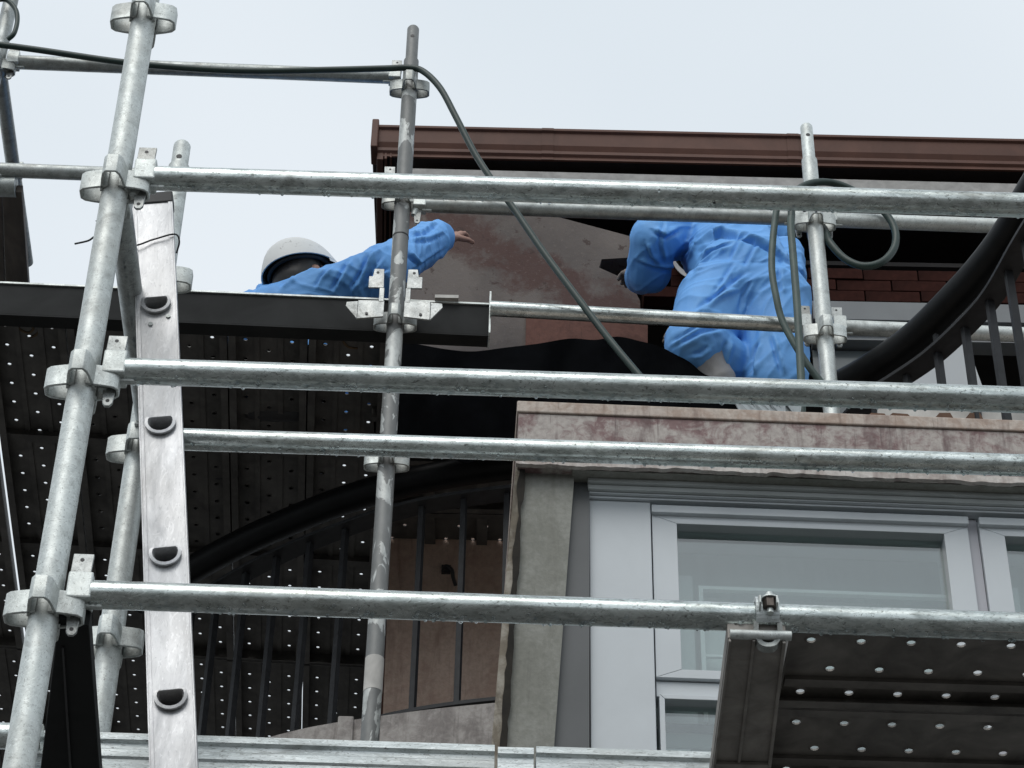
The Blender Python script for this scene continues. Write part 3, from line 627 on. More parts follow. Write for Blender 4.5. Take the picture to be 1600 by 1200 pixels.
stamp(bpy.data.objects['deck_plank'], [[(516, 528), (520, 512), (540, 504), (566, 507), (584, 518), (592, 532)], [(548, 520), (536, 530), (544, 542), (562, 545)]])
# inner deck beside the wall, planks running along the wall
for k in range(3):
    base = V((X3 + .05 + 2.2, 6.06 + k * .242, ZD + .04)); 
    t = thing('deck_plank', 'perforated plank of the deck along the brown wall, ' + ('front one under the black sheet', 'middle one', 'rear one at the wall')[k], 'scaffold plank', base, 'planks of the wall deck'); t.rotation_euler = (0, 0, R(90))
    o = bpy.data.objects.new('perforated_sheet', PM); col.objects.link(o); o.parent = t
    t2 = thing('deck_plank', 'short perforated plank of the brown wall deck behind the middle post, ' + ('front one', 'middle one', 'rear one')[k], 'scaffold plank', base - V((PL0 + .01, 0, 0)), 'planks of the wall deck'); t2.rotation_euler = (0, 0, R(90)); t2.location.x = X3 + .05 + 2.2 - PL0 - .01
    PM2 = PM
    o = bpy.data.objects.new('perforated_sheet', SHORT[0] if 'SHORT' in globals() else PM); 
    if 'SHORT' not in globals():
        SHORT = plank_mesh('short_deck_plank', .54, mat=DECK); o.data = SHORT[0]
    col.objects.link(o); o.parent = t2
# near deck at lower right
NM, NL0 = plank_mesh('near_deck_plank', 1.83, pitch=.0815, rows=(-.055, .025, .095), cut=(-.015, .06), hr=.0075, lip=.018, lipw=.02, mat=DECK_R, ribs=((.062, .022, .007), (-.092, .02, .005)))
nb = PH(1226, 1004, EYE + 2.333)
for k in range(3):
    t = thing('deck_plank', 'perforated plank of the near deck at lower right, ' + ('front one under the clamped tube', 'second one back from the clamped tube', 'rear one at the bottom edge')[k], 'scaffold plank', V((nb.x + NL0, 3.430 + k * .243, EYE + 2.333)), 'planks of the near deck'); t.rotation_euler = (0, 0, R(91.0))
    o = bpy.data.objects.new('perforated_sheet', NM); col.objects.link(o); o.parent = t
# bracket beam + dark plank under the front post
def flat_beam(name, label, cat, px, z, th, mat, grp=None):
    pts = [PH(x, y, z) for x, y in px]; t = thing(name, label, cat, pts[0], grp)
    MB().prism(pts, V((0, 0, th))).build('underside_channel', mat, t, 0, .002); return t, pts
bt, bp_ = flat_beam('bracket_beam', 'stained steel beam hung from the clamp at lower right', 'beam', [(1137, 997), (1229, 1000), (1198, 1260), (1104, 1260)], EYE + 2.285, .03, BEAM_D)
for f0, f1, w in ((.42, .47, .004), (.93, .985, .006), (.015, .06, .006)):
    a0, a1 = bp_[0].lerp(bp_[1], f0), bp_[0].lerp(bp_[1], f1); b0, b1 = bp_[3].lerp(bp_[2], f0), bp_[3].lerp(bp_[2], f1)
    MB().prism([a0 - EZ * .0005, a1 - EZ * .0005, b1 - EZ * .0005, b0 - EZ * .0005], V((0, 0, -w))).build('rib', BEAM_D, bt, 0, .001)
MB().box(bp_[3].lerp(bp_[0], .27).lerp(bp_[2].lerp(bp_[1], .27), .5) - EZ * .004, (.09, .02, .007)).build('cross_rib', BEAM_D, bt, 0, .001)
c0 = PH(1140, 993, EYE + 2.292); c1 = PH(1236, 996, EYE + 2.292)
MB().tube([c0 - V((0, .004, 0)), c1 - V((0, .004, 0))], .008, 12).build('hinge_rod', GALV, bt, 40)
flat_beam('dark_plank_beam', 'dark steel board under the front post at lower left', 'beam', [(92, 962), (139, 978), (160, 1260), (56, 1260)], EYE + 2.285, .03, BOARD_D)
MB().prism([PH(x, y, EYE + 2.284) for x, y in ((97, 1010), (100, 1010), (116, 1255), (112, 1255))], V((0, 0, -.004))).build('seam_rib', BLACK, bpy.data.objects['dark_plank_beam'], 0)
# plank sides along the bottom edge
YB = 3.74
def side_plank(label, xa, ya, xb, yb):
    A = P(xa, ya, YB); Bq = PH(xb, yb, A.z); d = Bq - A; t = thing('steel_plank', label, 'scaffold plank', A - EZ * .08, 'planks along the bottom edge')
    prof = [(0, 0), (.235, 0), (.235, -.075), (0, -.075), (0, -.062), (.004, -.058), (.004, -.046), (0, -.042), (0, -.028), (.004, -.024), (.004, -.014), (-.004, -.010), (-.004, -.001)]
    u = d.normalized(); n_ = V((-u.y, u.x, 0))
    MB().prism([A + n_ * a + EZ * b for a, b in prof], d).build('plank_body', GALV_B, t, 0)
    MB().prism([A + n_ * .004 + EZ * .0005, A + n_ * .015 + EZ * .0005, A + n_ * .015 + EZ * .008, A + n_ * .004 + EZ * .008], d).build('top_bead', GALV_B, t, 0)
side_plank('bright galvanised plank along the bottom edge behind the ladder', 60, 1145, 773, 1168)
side_plank('shorter galvanised plank at the bottom edge below the window panel', 838, 1170, 1330, 1186)
side_plank('dull galvanised plank piece in the gap between two bright planks', 778, 1171, 834, 1172.5)

# ================================================================= clamp on the lowest tube
cc = PH(1197, 964, P(145, 928, Y1).z)
ct = thing('tube_clamp', 'bolted galvanised clamp gripping the lowest tube', 'clamp', cc - EZ * .05)
m = MB(); seg = 26
for k in range(seg):                          # open C band round the tube
    q0, q1 = R(-50) + k * R(300) / seg, R(-50) + (k + 1) * R(300) / seg
    def pt(q, r): return V((0, math.cos(q) * -r, math.sin(q) * r))
    vs = [cc + pt(q, r) + V((x, 0, 0)) for q in (q0, q1) for r in (RL + .001, RL + .009) for x in (-.0185, .0185)]
    m.add(vs, [(0, 1, 3, 2), (4, 6, 7, 5), (2, 3, 7, 6), (0, 4, 5, 1), (0, 2, 6, 4), (1, 5, 7, 3)])
m.build('band', GALV_B, ct, 60)
for x in (-.0135, .0135): MB().prism([cc + V((x - .0015, -RL - .003, -.012)), cc + V((x - .0015, -RL - .026, -.006)), cc + V((x - .0015, -RL - .026, .008)), cc + V((x - .0015, -RL - .003, .022))], V((.003, 0, 0))).build('jaw_cheek', GALV, ct, 0, .001)
nq = V((.15, -.62, -.35)).normalized(); nb_ = cc + V((.003, -RL - .010, .004))
MB().tube([nb_ - EZ * .020, nb_ + EZ * .019], .0055, 14).build('bolt', GALV, ct, 40)
MB().tube([nb_ - EZ * .012, nb_ + EZ * .006], .0115, 6).build('nut', NUT, ct, 0, .001)
MB().tube([nb_ + EZ * .006, nb_ + EZ * .009], .0135, 18).build('washer', GALV, ct, 40)
us = spline([cc + V((-.019, -.012, -.02)), cc + V((-.018, -.004, -.042)), cc + V((-.009, .002, -.056)), cc + V((.009, .002, -.056)), cc + V((.018, -.004, -.042)), cc + V((.019, -.012, -.02))], 5)
MB().sweep(us, [(-.004, -.009), (.004, -.009), (.004, .009), (-.004, .009)], up=V((0, 1, 0))).build('hanger_strap', GALV_W, ct, 0)
MB().prism([cc + V((x, .004, z)) for x, z in ((-.014, -.026), (.014, -.026), (.014, -.042), (.006, -.052), (-.006, -.052), (-.014, -.042))], V((0, .004, 0))).build('slot_shade', BLACK, ct, 0)  # black piece added to paint the shade inside the strap's open slot

# ================================================================= ladder
la = P(267, 1090, 3.54); lb = P(244, 475, 3.54); lu = (lb - la).normalized(); lw = V((lu.z, 0, -lu.x)); YL = 3.54
lad = thing('ladder', 'aluminium ladder with D shaped rung ends tied beside the front post', 'ladder', la - lu * 1.2)
HW = .037
def D(r=.0235, n=20):
    pts = []
    for k in range(n):
        q = 2 * math.pi * k / n; x, y = math.cos(q) * r, math.sin(q) * r * .98
        pts.append((x, min(y, r * .42)))
    return pts
DP = D(); pitch = (lb - la).length / 3
kmin, kmax = -4, 4
def lp(c, x, y, d=0): return c + lw * x + lu * y + V((0, d, 0))
def stile(dy, front):
    off = V((dy * -.07, dy, 0))
    m = MB(); N = len(DP)
    lo, hi = la + lu * pitch * (kmin - .5) + off, P(239, 318, YL) + off
    for k in range(kmin, kmax):
        c = la + lu * pitch * k + off; y0, y1 = -pitch / 2, pitch / 2
        inn, out = [], []
        for (x, y) in DP:
            q = math.atan2(y, x); cs, sn = math.cos(q), math.sin(q)
            tt = min((HW / abs(cs)) if abs(cs) > 1e-6 else 9, (pitch / 2 / abs(sn)) if abs(sn) > 1e-6 else 9)
            inn.append(lp(c, x, y)); out.append((cs * tt, sn * tt))
        vs = inn + [lp(c, a, b) for a, b in out] + [lp(c, a, b) for a, b in ((-HW, y0), (HW, y0), (HW, y1), (-HW, y1))]; f = []
        for i in range(N):
            j = (i + 1) % N; f.append((i, j, N + j, N + i)); a, b = out[i], out[j]
            if abs(a[0] - b[0]) > 1e-6 and abs(a[1] - b[1]) > 1e-6:
                ci = 2 * N + ((1 if a[0] + b[0] > 0 else 0) if a[1] + b[1] < 0 else (2 if a[0] + b[0] > 0 else 3)); f.append((N + i, N + j, ci))
        m.add(vs, f)
    top = pitch * (kmax - .5); bot = pitch * (kmin - .5); c = la + off
    ext = (hi - (la + off)).dot(lu)
    if ext > top: m.add([lp(c, -HW, top), lp(c, HW, top), lp(c, HW, ext), lp(c, -HW, ext)], [(0, 1, 2, 3)])
    else: ext = top
    for s_ in (-1, 1):
        for (a0, a1, d0, d1) in ((HW, HW + .0025, -.002, .028), (HW - .006, HW - .0005, -.0022, -.0002), (HW - .014, HW, .0265, .0285)):
            x0, x1 = sorted((s_ * a0, s_ * a1))
            m.prism([lp(c, x0, bot, d0), lp(c, x1, bot, d0), lp(c, x1, bot, d1), lp(c, x0, bot, d1)], lu * (ext - bot))
    st = m.build('stile', ALU, lad, 0)
    return c, ext
c, ext = stile(0, True); c2, _ = stile(.36, False)
MB().prism([lp(c, -HW - .004, ext, -.003), lp(c, HW + .004, ext, -.003), lp(c, HW + .004, ext + .03, -.003), lp(c, -HW - .004, ext + .03, -.003)], V((0, .036, 0))).build('end_cap', BLACK, lad, 0, .003)
dvec = V((.36 * -.07, .36, 0))
for k in range(kmin, kmax):
    cc_ = la + lu * pitch * k; m = MB(); N = len(DP)
    loops = []
    for sc, dd in ((1.0, -.001), (1.22, -.004), (1.22, -.009), (.98, -.010), (.86, -.004), (.86, .03)):
        loops.append([lp(cc_, x * sc, y * sc, dd) for x, y in DP])
    for sc in (.86, 1.0): loops.append([lp(cc_, x * sc, y * sc) + dvec for x, y in DP])
    loops.append([lp(cc_, x, y, .002) for x, y in DP])
    vs = [v for l in loops for v in l]; nl = len(loops)
    m.add(vs, [(i * N + j, i * N + (j + 1) % N, (i + 1) * N + (j + 1) % N, (i + 1) * N + j) for i in range(nl - 1) for j in range(N)])
    rg = m.build('rung', ALU, lad, 50)
    if k == 3:
        for (a, b) in ((.022, -.035), (-.012, -.052)): MB().tube([lp(cc_, a, b, .001), lp(cc_, a, b, -.003)], .0045, 10).build('rivet', GALV_W, lad, 40)
MB().tube(spline([lp(c, -HW - .005, .985 * ext, .03), lp(c, -HW - .004, ext - .115, -.006), lp(c, 0, ext - .105, -.006), lp(c, HW + .004, ext - .095, -.006), lp(c, HW + .012, ext - .10, .01), lp(c, HW + .004, ext - .108, .034)], 6), .0018, 6).build('tie_wire', WIRE, lad)
tw = thing('wire_end', 'loose end of thin tie wire poking out left of front post', 'wire', P(150, 370, 3.3))
MB().tube(spline([P(175, 366, 3.33), P(150, 369, 3.3), P(138, 376, 3.3), P(117, 381, 3.29)], 6), .0018, 6).build('strand', WIRE, tw)
MB().tube(spline([P(165, 362, 3.33), P(154, 349, 3.3), P(150, 345, 3.3)], 4), .0012, 6).build('strand', WIRE, tw)

# ================================================================= hoses
hz = thing('hose', 'dark green hose slung along the top tube and hanging past the middle post', 'hose', P(640, 600, 5.38))
YH = 5.385
hp = [(-30, 66, 5.40), (60, 78, 5.40), (190, 97, 5.40), (300, 107, 5.41), (400, 111, 5.41), (520, 109, 5.41), (600, 107, 5.41), (640, 106, 5.41), (662, 112, 5.405), (688, 138, 5.39), (712, 182, 5.385), (742, 240, 5.385), (775, 290, 5.38), (800, 322, 5.38), (850, 395, 5.37), (900, 462, 5.36), (950, 528, 5.35), (1000, 588, 5.34), (1030, 622, 5.34)]
MB().tube(spline([P(*q) for q in hp], 8), .0105, 14).build('hose_line', HOSE, hz)
def hoseline(label, pts, r, mat=HOSE_P):
    t = thing('hose', label, 'hose', P(*pts[-1])); MB().tube(spline([P(*q) for q in pts], 8), r, 14).build('hose_line', mat, t)
hoseline('grey green hose looped over the top of the right post and round again', [(1236, 345, 5.37), (1240, 305, 5.38), (1262, 288, 5.39), (1295, 285, 5.41), (1330, 296, 5.42), (1375, 325, 5.44), (1397, 355, 5.44), (1398, 385, 5.43), (1380, 408, 5.42), (1350, 416, 5.42), (1320, 404, 5.43), (1296, 378, 5.44), (1288, 358, 5.47), (1275, 345, 5.5)], .0115, HOSE)
hoseline('grey green hose hanging straight beside the right post', [(1236, 340, 5.36), (1236, 360, 5.36), (1241, 420, 5.36), (1247, 500, 5.36), (1252, 600, 5.36), (1253, 660, 5.36)], .0115)
hoseline('grey green hose bowing across the bending worker\'s hip', [(1214, 322, 5.40), (1208, 370, 5.40), (1206, 420, 5.40), (1213, 465, 5.40), (1222, 500, 5.41), (1240, 535, 5.41), (1262, 570, 5.41), (1285, 600, 5.42)], .0105)
hoseline('dark hose ring hung in the top left corner', [(-8, 0, 5.40), (10, 0, 5.40), (24, 14, 5.40), (27, 32, 5.40), (22, 52, 5.40), (12, 62, 5.41)], .008, HOSE)
ob = thing('leaning_board', 'old brown board standing at the left edge above the deck', 'board', PH(20, 430, EYE + 5.45))
MB().prism([PH(x, y, EYE + 5.45) for x, y in ((4, 300), (34, 300), (46, 470), (10, 470))], V((0, 0, .03))).build('plank', BOARD_OLD, ob, 0, .002)
MB().prism([PH(x, y, EYE + 5.45) for x, y in ((-14, 300), (2, 300), (8, 470), (-10, 470))], V((0, 0, .03))).build('edge_strip', BOARD_OLD, ob, 0, .002)
cp = PH(18, 284, EYE + 5.5); ck = thing('tube_coupler', 'small pressed coupler on the tube at the left edge', 'clamp', cp)
MB().tube([cp + V((-.03, -.01, -.03)), cp + V((.02, -.01, -.03))], .034, 14).build('jaw', GALV_W, ck, 40)
MB().box(cp + V((.028, -.02, .03)), (.012, .03, .05)).build('flap', GALV_W, ck, 0, .002)

# ================================================================= sheets
def sheet(name, label, cat, top_px, Yt, bottom_dz, mat, Yb=None, seed=0):
    rnd = random.Random(seed); top = spline([P(x, y, Yt) for x, y in top_px], 8); t = thing(name, label, cat, top[0])
    m = MB(); rows = 9; n = len(top); vs = []
    for j in range(rows):
        f = j / (rows - 1)
        for i, p in enumerate(top):
            w = noise.noise(V((p.x * 5, f * 1.5, seed))) * .06 * f + max(0, noise.noise(V((p.x * 14 + f * 2, f * 2.5, seed + 4)))) * .05 * min(1, f * 4)
            vs.append(p + V((0, -.02 * f + w, -bottom_dz * f)))
    fs = [(j * n + i, j * n + i + 1, (j + 1) * n + i + 1, (j + 1) * n + i) for j in range(rows - 1) for i in range(n - 1)]
    vs2 = [v + V((0, .004, 0)) for v in vs]; N = len(vs)
    m.add(vs + vs2, fs + [tuple(N + k for k in f) for f in fs] + [(i, i + 1, N + i + 1, N + i) for i in range(n - 1)])
    m.build('sheet', mat, t, 80); return t
sheet('shade_sheet', 'black sheet standing in for the shaded recess below the scraped wall', 'shade_sheet', [(622, 532), (660, 539), (700, 546), (740, 549), (790, 543), (840, 537), (890, 529), (930, 531), (965, 526), (1000, 533), (1030, 541), (1052, 552), (1078, 566), (1100, 584), (1135, 600), (1160, 640)], 5.82, .42, TARP, seed=2)  # black sheet added in place of the shade in the recess
ts = thing('grey_sheet', 'crumpled translucent grey sheet lying above the mauve balcony edge', 'sheet', P(1190, 640, 5.3))
m = MB(); random.seed(11)
for k in range(7):
    x = 1140 + k * 14; m.prism([P(x, 612 + k * 2, 5.3), P(x + 30, 616, 5.32 + .02 * (k % 2)), P(x + 44 - k * 3, 652, 5.28), P(x + 22, 655, 5.30)], V((0, .006, 0)))
m.build('folds', TARP_G, ts, 0)
wb = thing('white_board', 'white board lying on the balcony behind the railing foot', 'board', P(1480, 645, 5.2))
MB().prism([P(1372, 634, 5.2), P(1640, 643, 5.2), P(1640, 672, 5.2), P(1372, 660, 5.2)], V((0, .02, 0))).build('face', WHITE_B, wb, 0)
rb = thing('rusty_scraps', 'rusty brown scraps lying against the white board', 'scrap', P(1480, 650, 5.17))
for (x, w) in ((1405, 34), (1475, 24), (1522, 22), (1370, 30)):
    MB().prism([P(x - w, 664, 5.17), P(x - w * .3, 645, 5.17), P(x + w * .4, 640 + w * .2, 5.17), P(x + w, 668, 5.17)], V((0, .012, 0))).build('scrap', RUSTY, rb, 0)
tp2 = thing('shade_sheet', 'dark sheet added on the perforated deck to block light through its holes', 'shade_sheet', V((-.75, 6.2, ZD + .05)))  # added out of sight above the planks to darken some of the holes
m = MB(); nx, ny = 14, 14; vs = []
for j in range(ny):
    for i in range(nx):
        q = o0 + pside * (.10 - .80 * i / (nx - 1)) + pd * (.22 + 1.15 * j / (ny - 1)); vs.append(q + V((noise.noise(V((i * .7, j * .7, 1))) * .02, 0, .075 + .03 * abs(noise.noise(V((i * .5, j * .5, 0)))))))
m.add(vs, [(j * nx + i, j * nx + i + 1, (j + 1) * nx + i + 1, (j + 1) * nx + i) for j in range(ny - 1) for i in range(nx - 1)])
m.build('sheet', TARP, tp2, 80)

# ================================================================= people
def capsule(m, p0, r0, p1, r1, sx=1.0):
    p0, p1 = V(p0), V(p1); d = p1 - p0; t = d.normalized() if d.length > 1e-5 else EZ
    pts, rs = [], []
    for k in range(5): q = R(-85 + k * 17 * 1.25); pts.append(p0 + t * math.sin(q) * r0); rs.append(max(.002, math.cos(q) * r0))
    for k in range(1, 4): pts.append(p0 + d * k / 4); rs.append(r0 + (r1 - r0) * k / 4)
    for k in range(5): q = R(0 + k * 21); pts.append(p1 + t * math.sin(q) * r1); rs.append(max(.002, math.cos(q) * r1))
    m.tube(pts, rs, 18)
def body(name, caps, mat, parent, voxel=.012, smooth=8, fold=0.0, fscale=9.0, seed=0, axis=None, creases=None):
    m = MB()
    for c_ in caps: capsule(m, *c_)
    off = root_loc(parent)
    me = bpy.data.meshes.new(name); me.from_pydata([tuple(v - off) for v in m.v], [], m.f); me.update()
    o = bpy.data.objects.new(name, me); col.objects.link(o); o.parent = parent
    rm_ = o.modifiers.new('r', 'REMESH'); rm_.mode = 'VOXEL'; rm_.voxel_size = voxel
    sm = o.modifiers.new('s', 'SMOOTH'); sm.iterations = smooth; sm.factor = .6
    dg = bpy.context.evaluated_depsgraph_get(); nm = bpy.data.meshes.new_from_object(o.evaluated_get(dg)); o.modifiers.clear(); o.data = nm
    if fold:
        ns = [v.normal.copy() for v in nm.vertices]
        for v, n_ in zip(nm.vertices, ns):
            p = v.co; w = V((noise.noise(p * 3 + V((seed, 0, 0))), noise.noise(p * 3 + V((0, seed, 5))), noise.noise(p * 3 + V((7, 0, seed)))))
            q = (p + w * .16); q = axis @ q if axis is not None else q
            r1 = max(0, 1 - abs(noise.noise(q * fscale)) * 2.6) ** 2; r2 = max(0, 1 - abs(noise.noise(q * fscale * 1.9 + V((3, 1, 2)))) * 3) ** 2; r3 = noise.noise(q * fscale * .5 + V((9, 4, 1)))
            v.co = p + n_ * fold * (r1 * .75 + .45 * r2 + .6 * r3 - .35)
    if creases:
        n = len(nm.vertices); co = np.empty(n * 3); nm.vertices.foreach_get('co', co); co = co.reshape(-1, 3); no = np.empty(n * 3); nm.vertices.foreach_get('normal', no); no = no.reshape(-1, 3)
        w = co + np.array(off) - np.array(CAM); zc = w @ np.array(FW); X = 800 + F * (w @ np.array(RT)) / zc; Yp = 600 - F * (w @ np.array(UP)) / zc
        face = np.clip(-(no * w).sum(1) / np.linalg.norm(w, axis=1) * 3, 0, 1); disp = np.zeros(n)
        for amp, wd, pts in creases:
            best = np.full(n, 1e9); sg = np.zeros(n); tt = np.zeros(n); m_ = len(pts) - 1
            for i in range(m_):
                ax, ay = pts[i]; bx, by = pts[i + 1]; dx, dy = bx - ax, by - ay; L2 = dx * dx + dy * dy
                u = np.clip(((X - ax) * dx + (Yp - ay) * dy) / L2, 0, 1); ex = X - ax - u * dx; ey = Yp - ay - u * dy; d2 = np.hypot(ex, ey)
                k = d2 < best; best = np.where(k, d2, best); sg = np.where(k, np.sign(dx * ey - dy * ex) * d2, sg); tt = np.where(k, (i + u) / m_, tt)
            tap = np.clip(np.minimum(tt, 1 - tt) * 5 + .15, 0, 1)
            disp += amp * .85 * tap * (np.exp(-((sg + wd * .6) / wd) ** 2) - 1.1 * np.exp(-((sg - wd * .7) / (wd * .8)) ** 2))
        co += no * (disp * face)[:, None]; nm.vertices.foreach_set('co', co.ravel()); nm.update()
    nm.materials.clear(); nm.materials.append(mat); nm.shade_smooth(); return o
def hand(parent, wrist, dirv, palmn, mat, curl=.6, name='hand'):
    d = V(dirv).normalized(); n_ = V(palmn).normalized(); s_ = d.cross(n_).normalized(); w = V(wrist)
    caps = [(w, .024, w + d * .03, .026)]
    for k in range(4): a = (k - 1.5) * .019; caps.append((w + d * .025 + s_ * a * .8, .014, w + d * .085 + s_ * a, .0125))
    for k, ln in enumerate((.068, .078, .072, .056)):
        a = (k - 1.5) * .020; p = w + d * .09 + s_ * a; dd = d
        for j, fr in enumerate((.45, .32, .23)):
            ang = curl * (.5 + .4 * j); dd = (dd * math.cos(ang) + n_ * math.sin(ang)).normalized(); q = p + dd * ln * fr; caps.append((p, .0088, q, .0080)); p = q
    p = w + d * .03 - s_ * .026; q = p + (d * .6 - s_ * .6 + n_ * .4).normalized() * .045; caps.append((p, .013, q, .010)); caps.append((q, .010, q + (d * .8 + n_ * .4 - s_ * .1).normalized() * .032, .0085))
    return body(name, caps, mat, parent, .004, 3)
# --- worker crouching at the left, reaching for the wall
pa = thing('person', 'worker in blue coverall and white hard hat reaching toward the scraped wall', 'person', V((P(420, 500, 6.1).x, 6.1, ZD + .05)))
zf = ZD + .045
Sh = P(436, 489, 6.02); El = P(586, 428, 5.93); Wr = P(684, 372, 6.28)
Ch = P(412, 520, 6.16); Pe = V((Ch.x - .05, 6.34, zf + .26))
cap = [(Sh, .105, Ch, .15), (Ch, .15, Pe, .17), (P(412, 456, 6.10), .032, P(445, 452, 6.04), .03),
       (Sh, .10, Sh.lerp(El, .5), .092), (Sh.lerp(El, .5), .092, El, .082), (El, .082, El.lerp(Wr, .5), .076), (El.lerp(Wr, .5), .076, Wr, .062),
       (P(640, 400, 6.1), .07, P(672, 375, 6.24), .066)]
k1 = V((Ch.x + .20, 6.05, zf + .33)); f1 = V((Ch.x + .02, 6.0, zf + .06)); k2 = V((Ch.x + .22, 6.30, zf + .22)); f2 = V((Ch.x - .18, 6.32, zf + .07))
cap += [(Pe + V((.02, -.1, 0)), .11, k1, .085), (k1, .085, f1, .06), (Pe + V((.02, .08, -.02)), .11, k2, .085), (k2, .085, f2, .06)]
S2 = Ch + V((.06, .28, .12)); cap += [(S2, .085, S2 + V((.2, .05, -.12)), .07), (S2 + V((.2, .05, -.12)), .07, S2 + V((.40, -.02, -.02)), .055), (Ch, .13, S2, .09)]
zA = lambda *p: [(380 + x / 4.571, 330 + y / 4.571) for x, y in p]
CRA = [(.012, 4, zA((765, 345), (705, 460), (640, 575))), (.014, 4, zA((905, 300), (890, 360), (830, 480), (765, 575))), (.010, 4, zA((570, 360), (430, 430), (330, 490), (262, 550))), (.010, 3.5, zA((1185, 165), (1290, 150), (1400, 65))),
       (.012, 3.5, zA((1180, 300), (1220, 340), (1262, 385))), (.010, 3.5, zA((1045, 420), (960, 450), (880, 495))), (.012, 4, zA((1040, 240), (960, 270), (905, 310))), (.008, 3, zA((640, 390), (560, 470), (520, 545))), (.008, 3, zA((1000, 330), (930, 430), (860, 560))), (.009, 3.5, zA((1190, 210), (1330, 200), (1440, 150))), (.008, 3, zA((1200, 420), (1320, 340), (1440, 260))), (.010, 4, zA((100, 490), (180, 495), (280, 480)))]
zB = lambda *p: [(960 + x / 4.14, 310 + y / 4.14) for x, y in p]
CRB = [(.020, 4, zB((535, 285), (680, 226), (820, 242), (900, 267), (1000, 312), (1105, 392))), (.012, 4, zB((860, 490), (780, 545), (690, 610), (580, 722))), (.010, 4, zB((800, 570), (650, 640), (530, 725))), (.012, 4, zB((770, 295), (640, 345), (560, 410), (505, 500))),
       (.008, 3.5, zB((780, 420), (690, 560), (650, 610))), (.012, 5, zB((700, 850), (560, 880), (400, 965))), (.010, 4, zB((560, 825), (470, 880), (370, 940))), (.009, 3.5, zB((820, 260), (790, 330), (750, 400))), (.009, 3.5, zB((930, 290), (890, 360), (850, 440))), (.012, 4, zB((1020, 880), (1055, 1000), (1095, 1140))),
       (.012, 4, zB((940, 930), (905, 1040), (900, 1150))), (.014, 5, zB((745, 920), (715, 1020), (690, 1130))), (.012, 4, zB((860, 140), (740, 180), (640, 222), (545, 275))), (.012, 4, zB((255, 205), (330, 245), (415, 200))), (.012, 4, zB((520, 250), (480, 340), (415, 425))), (.011, 4, zB((150, 400), (250, 440), (340, 455), (415, 450))),
       (.010, 4, zB((205, 290), (240, 380), (290, 430))), (.010, 4, zB((640, 290), (590, 325), (550, 370))), (.009, 4, zB((1060, 380), (1110, 420), (1200, 470), (1235, 540))), (.008, 4, zB((900, 520), (840, 640), (820, 740))), (.010, 4, zB((620, 960), (560, 1010), (500, 1020))), (.008, 3.5, zB((1080, 430), (1075, 520), (1090, 620))), (.008, 3.5, zB((330, 150), (300, 300), (330, 420)))]
ca = body('coverall', cap, CLOTH, pa, .0055, 8, .009, 7.0, 3, Matrix.Diagonal((.6, .8, 1.7)) @ Matrix.Rotation(R(-60), 3, 'Y'), CRA)
hc = P(470, 428, 6.05)
hu = V((-.30, -.05, .95)).normalized(); hf = V((.80, .50, .25)); hf = (hf - hu * hf.dot(hu)).normalized(); hsd = hu.cross(hf)
hm = Matrix((hf, hsd, hu)).transposed()
face = body('head', [(hc - hu * .02, .082, hc - hu * .05 + hf * .02, .078), (hc - hu * .06 + hf * .02, .07, hc - hu * .115 + hf * .035, .048), (hc - hu * .05 + hf * .09, .014, hc - hu * .075 + hf * .112, .013),
            (hc - hu * .05 + hsd * .078, .018, hc - hu * .075 + hsd * .078, .014), (hc - hu * .05 - hsd * .078, .018, hc - hu * .075 - hsd * .078, .014), (hc - hu * .09 - hf * .02, .055, hc - hu * .19 - hf * .05, .058)], SKIN, pa, .006, 4)
body('hair', [(hc - hu * .015 - hf * .012, .090, hc - hu * .05 - hf * .03, .083), (hc - hu * .07 - hf * .05, .062, hc - hu * .10 - hf * .05, .05)], HAIR, pa, .006, 3)
for s_ in (-1, 1): MB().tube([hc - hu * .045 + hf * .092 + hsd * .03 * s_, hc - hu * .045 + hf * .099 + hsd * .03 * s_], .008, 10).build('eye', BLACK, face)
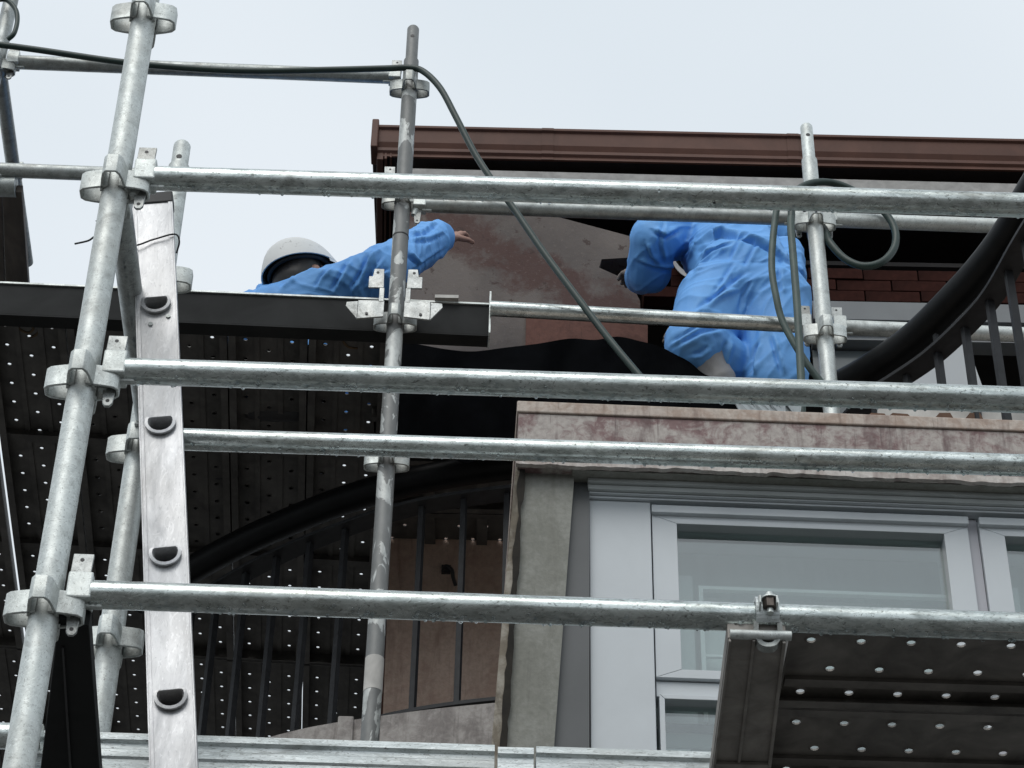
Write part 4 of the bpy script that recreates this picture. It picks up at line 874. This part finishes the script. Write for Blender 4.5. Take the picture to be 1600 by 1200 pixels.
def hard_hat(parent, hc, hm):
    m = MB(); nu, nv = 40, 12; vs = []
    def shell(k, j, grow):
        q = 2 * math.pi * k / nu; f = j / nv; a = f * R(90)
        rx, ry = .135 + grow, .108 + grow; h = .145 + grow
        ridge = 1 + .02 * math.exp(-((math.sin(q)) / .18) ** 2) * math.cos(a)
        flare = 1 + .06 * (1 - min(1, f * 5)) 
        return V((math.cos(q) * rx * math.cos(a) * flare, math.sin(q) * ry * math.cos(a) * flare, math.sin(a) * h * ridge - .01))
    for g_ in (0, -.004):
        for j in range(nv + 1):
            for k in range(nu): vs.append(hc + hm @ shell(k, min(j, nv - .05) if j == nv else j, g_))
    W_ = nu; T = (nv + 1) * nu; f = []
    for b in (0, T):
        for j in range(nv):
            for k in range(nu): f.append((b + j * W_ + k, b + j * W_ + (k + 1) % nu, b + (j + 1) * W_ + (k + 1) % nu, b + (j + 1) * W_ + k))
        f.append(tuple(b + nv * W_ + k for k in range(nu)))
    f += [(k, (k + 1) % nu, T + (k + 1) % nu, T + k) for k in range(nu)]
    m.add(vs, f); h = m.build('hard_hat', HELMET, parent, 60)
    m = MB(); vs = []; n = 20                 # peak
    for k in range(n + 1):
        q = R(-70 + 140 * k / n); w = math.cos(q / R(70) * R(90))
        a = V((math.cos(q) * .142, math.sin(q) * .113, -.008)); b = V((math.cos(q) * (.142 + .026 * w), math.sin(q) * (.113 + .012 * w), -.020 - .004 * w))
        vs += [hc + hm @ a, hc + hm @ b, hc + hm @ (b - V((0, 0, .004))), hc + hm @ (a - V((0, 0, .004)))]
    m.add(vs, [(4 * k + j, 4 * k + (j + 1) % 4, 4 * k + 4 + (j + 1) % 4, 4 * k + 4 + j) for k in range(n) for j in range(4)]); m.build('peak', HELMET, h, 40)
    MB().tube([hc + hm @ V((math.cos(q) * .112, math.sin(q) * .092, -.004)) for q in [2 * math.pi * k / 24 for k in range(25)]], .008, 8).build('inner_band', BLACK, h)
    MB().add([hc + hm @ (V((math.cos(q) * .128 * math.cos(a), math.sin(q) * .101 * math.cos(a), math.sin(a) * .135 - .006))) for a in [R(15 * j) for j in range(6)] for q in [2 * math.pi * k / 24 for k in range(24)]], [(j * 24 + k, j * 24 + (k + 1) % 24, j * 24 + 24 + (k + 1) % 24, j * 24 + 24 + k) for j in range(5) for k in range(24)]).build('inner_shade', BLACK, h, 60)  # black inner shell added to paint the shade inside the hat
    return h
hard_hat(pa, hc, hm)
hand(pa, Wr + V((.03, .03, .02)), P(735, 335, 6.5) - Wr, V((0, .3, -1)), SKIN, .35)
for f_, k_ in ((f1, 1), (f2, 2)): body('boot', [(f_ + V((-.02, 0, -.02)), .048, f_ + V((.06, 0, -.035)), .042), (f_ + V((.06, 0, -.035)), .042, f_ + V((.15, 0, -.04)), .035)], BLACK, pa, .008, 3)

# --- worker bending at the right
pb = thing('person', 'bending worker in blue coverall seen from behind beside the right post', 'person', V((P(1170, 600, 6.0).x, 6.0, ZD + .05)))
H1, H2 = P(1122, 470, 5.95), P(1207, 468, 5.95); PC = P(1165, 440, 5.98); CH = P(1140, 392, 6.14); CH2 = P(1124, 372, 6.32)
LS, LE, LW = P(1082, 358, 6.16), P(1022, 372, 6.05), P(1014, 424, 6.16)
K1 = P(1083, 545, 5.86); K2 = P(1214, 600, 5.93); A2 = P(1208, 668, 6.0)
cap = [(H1, .135, H2, .13), (PC, .165, CH, .165), (CH, .16, CH2, .155), (CH2, .15, LS, .095), (H1, .135, K1, .095), (K1 + V((.03, 0, .02)), .085, P(1130, 562, 5.92), .085), (H2, .125, K2, .105), (K2, .105, A2, .085),
       (LS, .095, LE, .085), (LE, .085, LW, .078), (LW, .076, P(1000, 432, 6.24), .058), (P(1225, 400, 6.05), .07, P(1222, 440, 6.0), .08)]
RS = P(1203, 372, 6.25); cap += [(CH2, .13, RS, .085), (RS, .085, RS + V((-.02, .22, -.12)), .07), (RS + V((-.02, .22, -.12)), .07, RS + V((-.2, .38, -.08)), .055)]
cb = body('coverall', cap, CLOTH, pb, .0055, 8, .009, 4.6, 11, Matrix.Diagonal((.55, .8, 1.8)) @ Matrix.Rotation(R(38), 3, 'Y'), CRB)
A1 = P(1140, 650, 5.98)
body('overshoe', [(K1 + V((.03, .02, -.02)), .075, P(1118, 605, 5.92), .07), (P(1118, 605, 5.92), .07, A1, .06), (A1, .05, A1 + V((-.12, .05, -.03)), .045), (P(1150, 575, 5.97), .05, P(1160, 630, 5.98), .05)], WHITE_C, pb, .009, 5, .008, 8, 4)
body('overshoe', [(A2, .075, A2 + V((0, .02, -.06)), .06), (A2 + V((0, .02, -.06)), .05, A2 + V((-.1, .08, -.08)), .045)], WHITE_C, pb, .009, 4, .006, 8, 5)
hb = P(1098, 376, 6.54); bu = V((-.2, .85, .3)).normalized()
body('head', [(hb, .085, hb + V((0, .03, -.05)), .08), (hb + V((0, .02, -.05)), .06, CH2 + V((-.02, .02, 0)), .06), (hb + V((-.02, .08, -.06)), .016, hb + V((-.02, .1, -.07)), .014)], SKIN, pb, .008, 4)
bf = V((-.4, .1, -.9)); bf = (bf - bu * bf.dot(bu)).normalized(); hard_hat(pb, hb + bu * .02, Matrix((bf, bu.cross(bf), bu)).transposed())
hand(pb, P(1002, 432, 6.22), P(955, 425, 6.45) - P(1002, 432, 6.22), V((0, -.2, -1)), GLOVE, .5)
hand(pb, RS + V((-.2, .38, -.08)), V((-1, .1, -.1)), V((0, 0, -1)), GLOVE, .5)
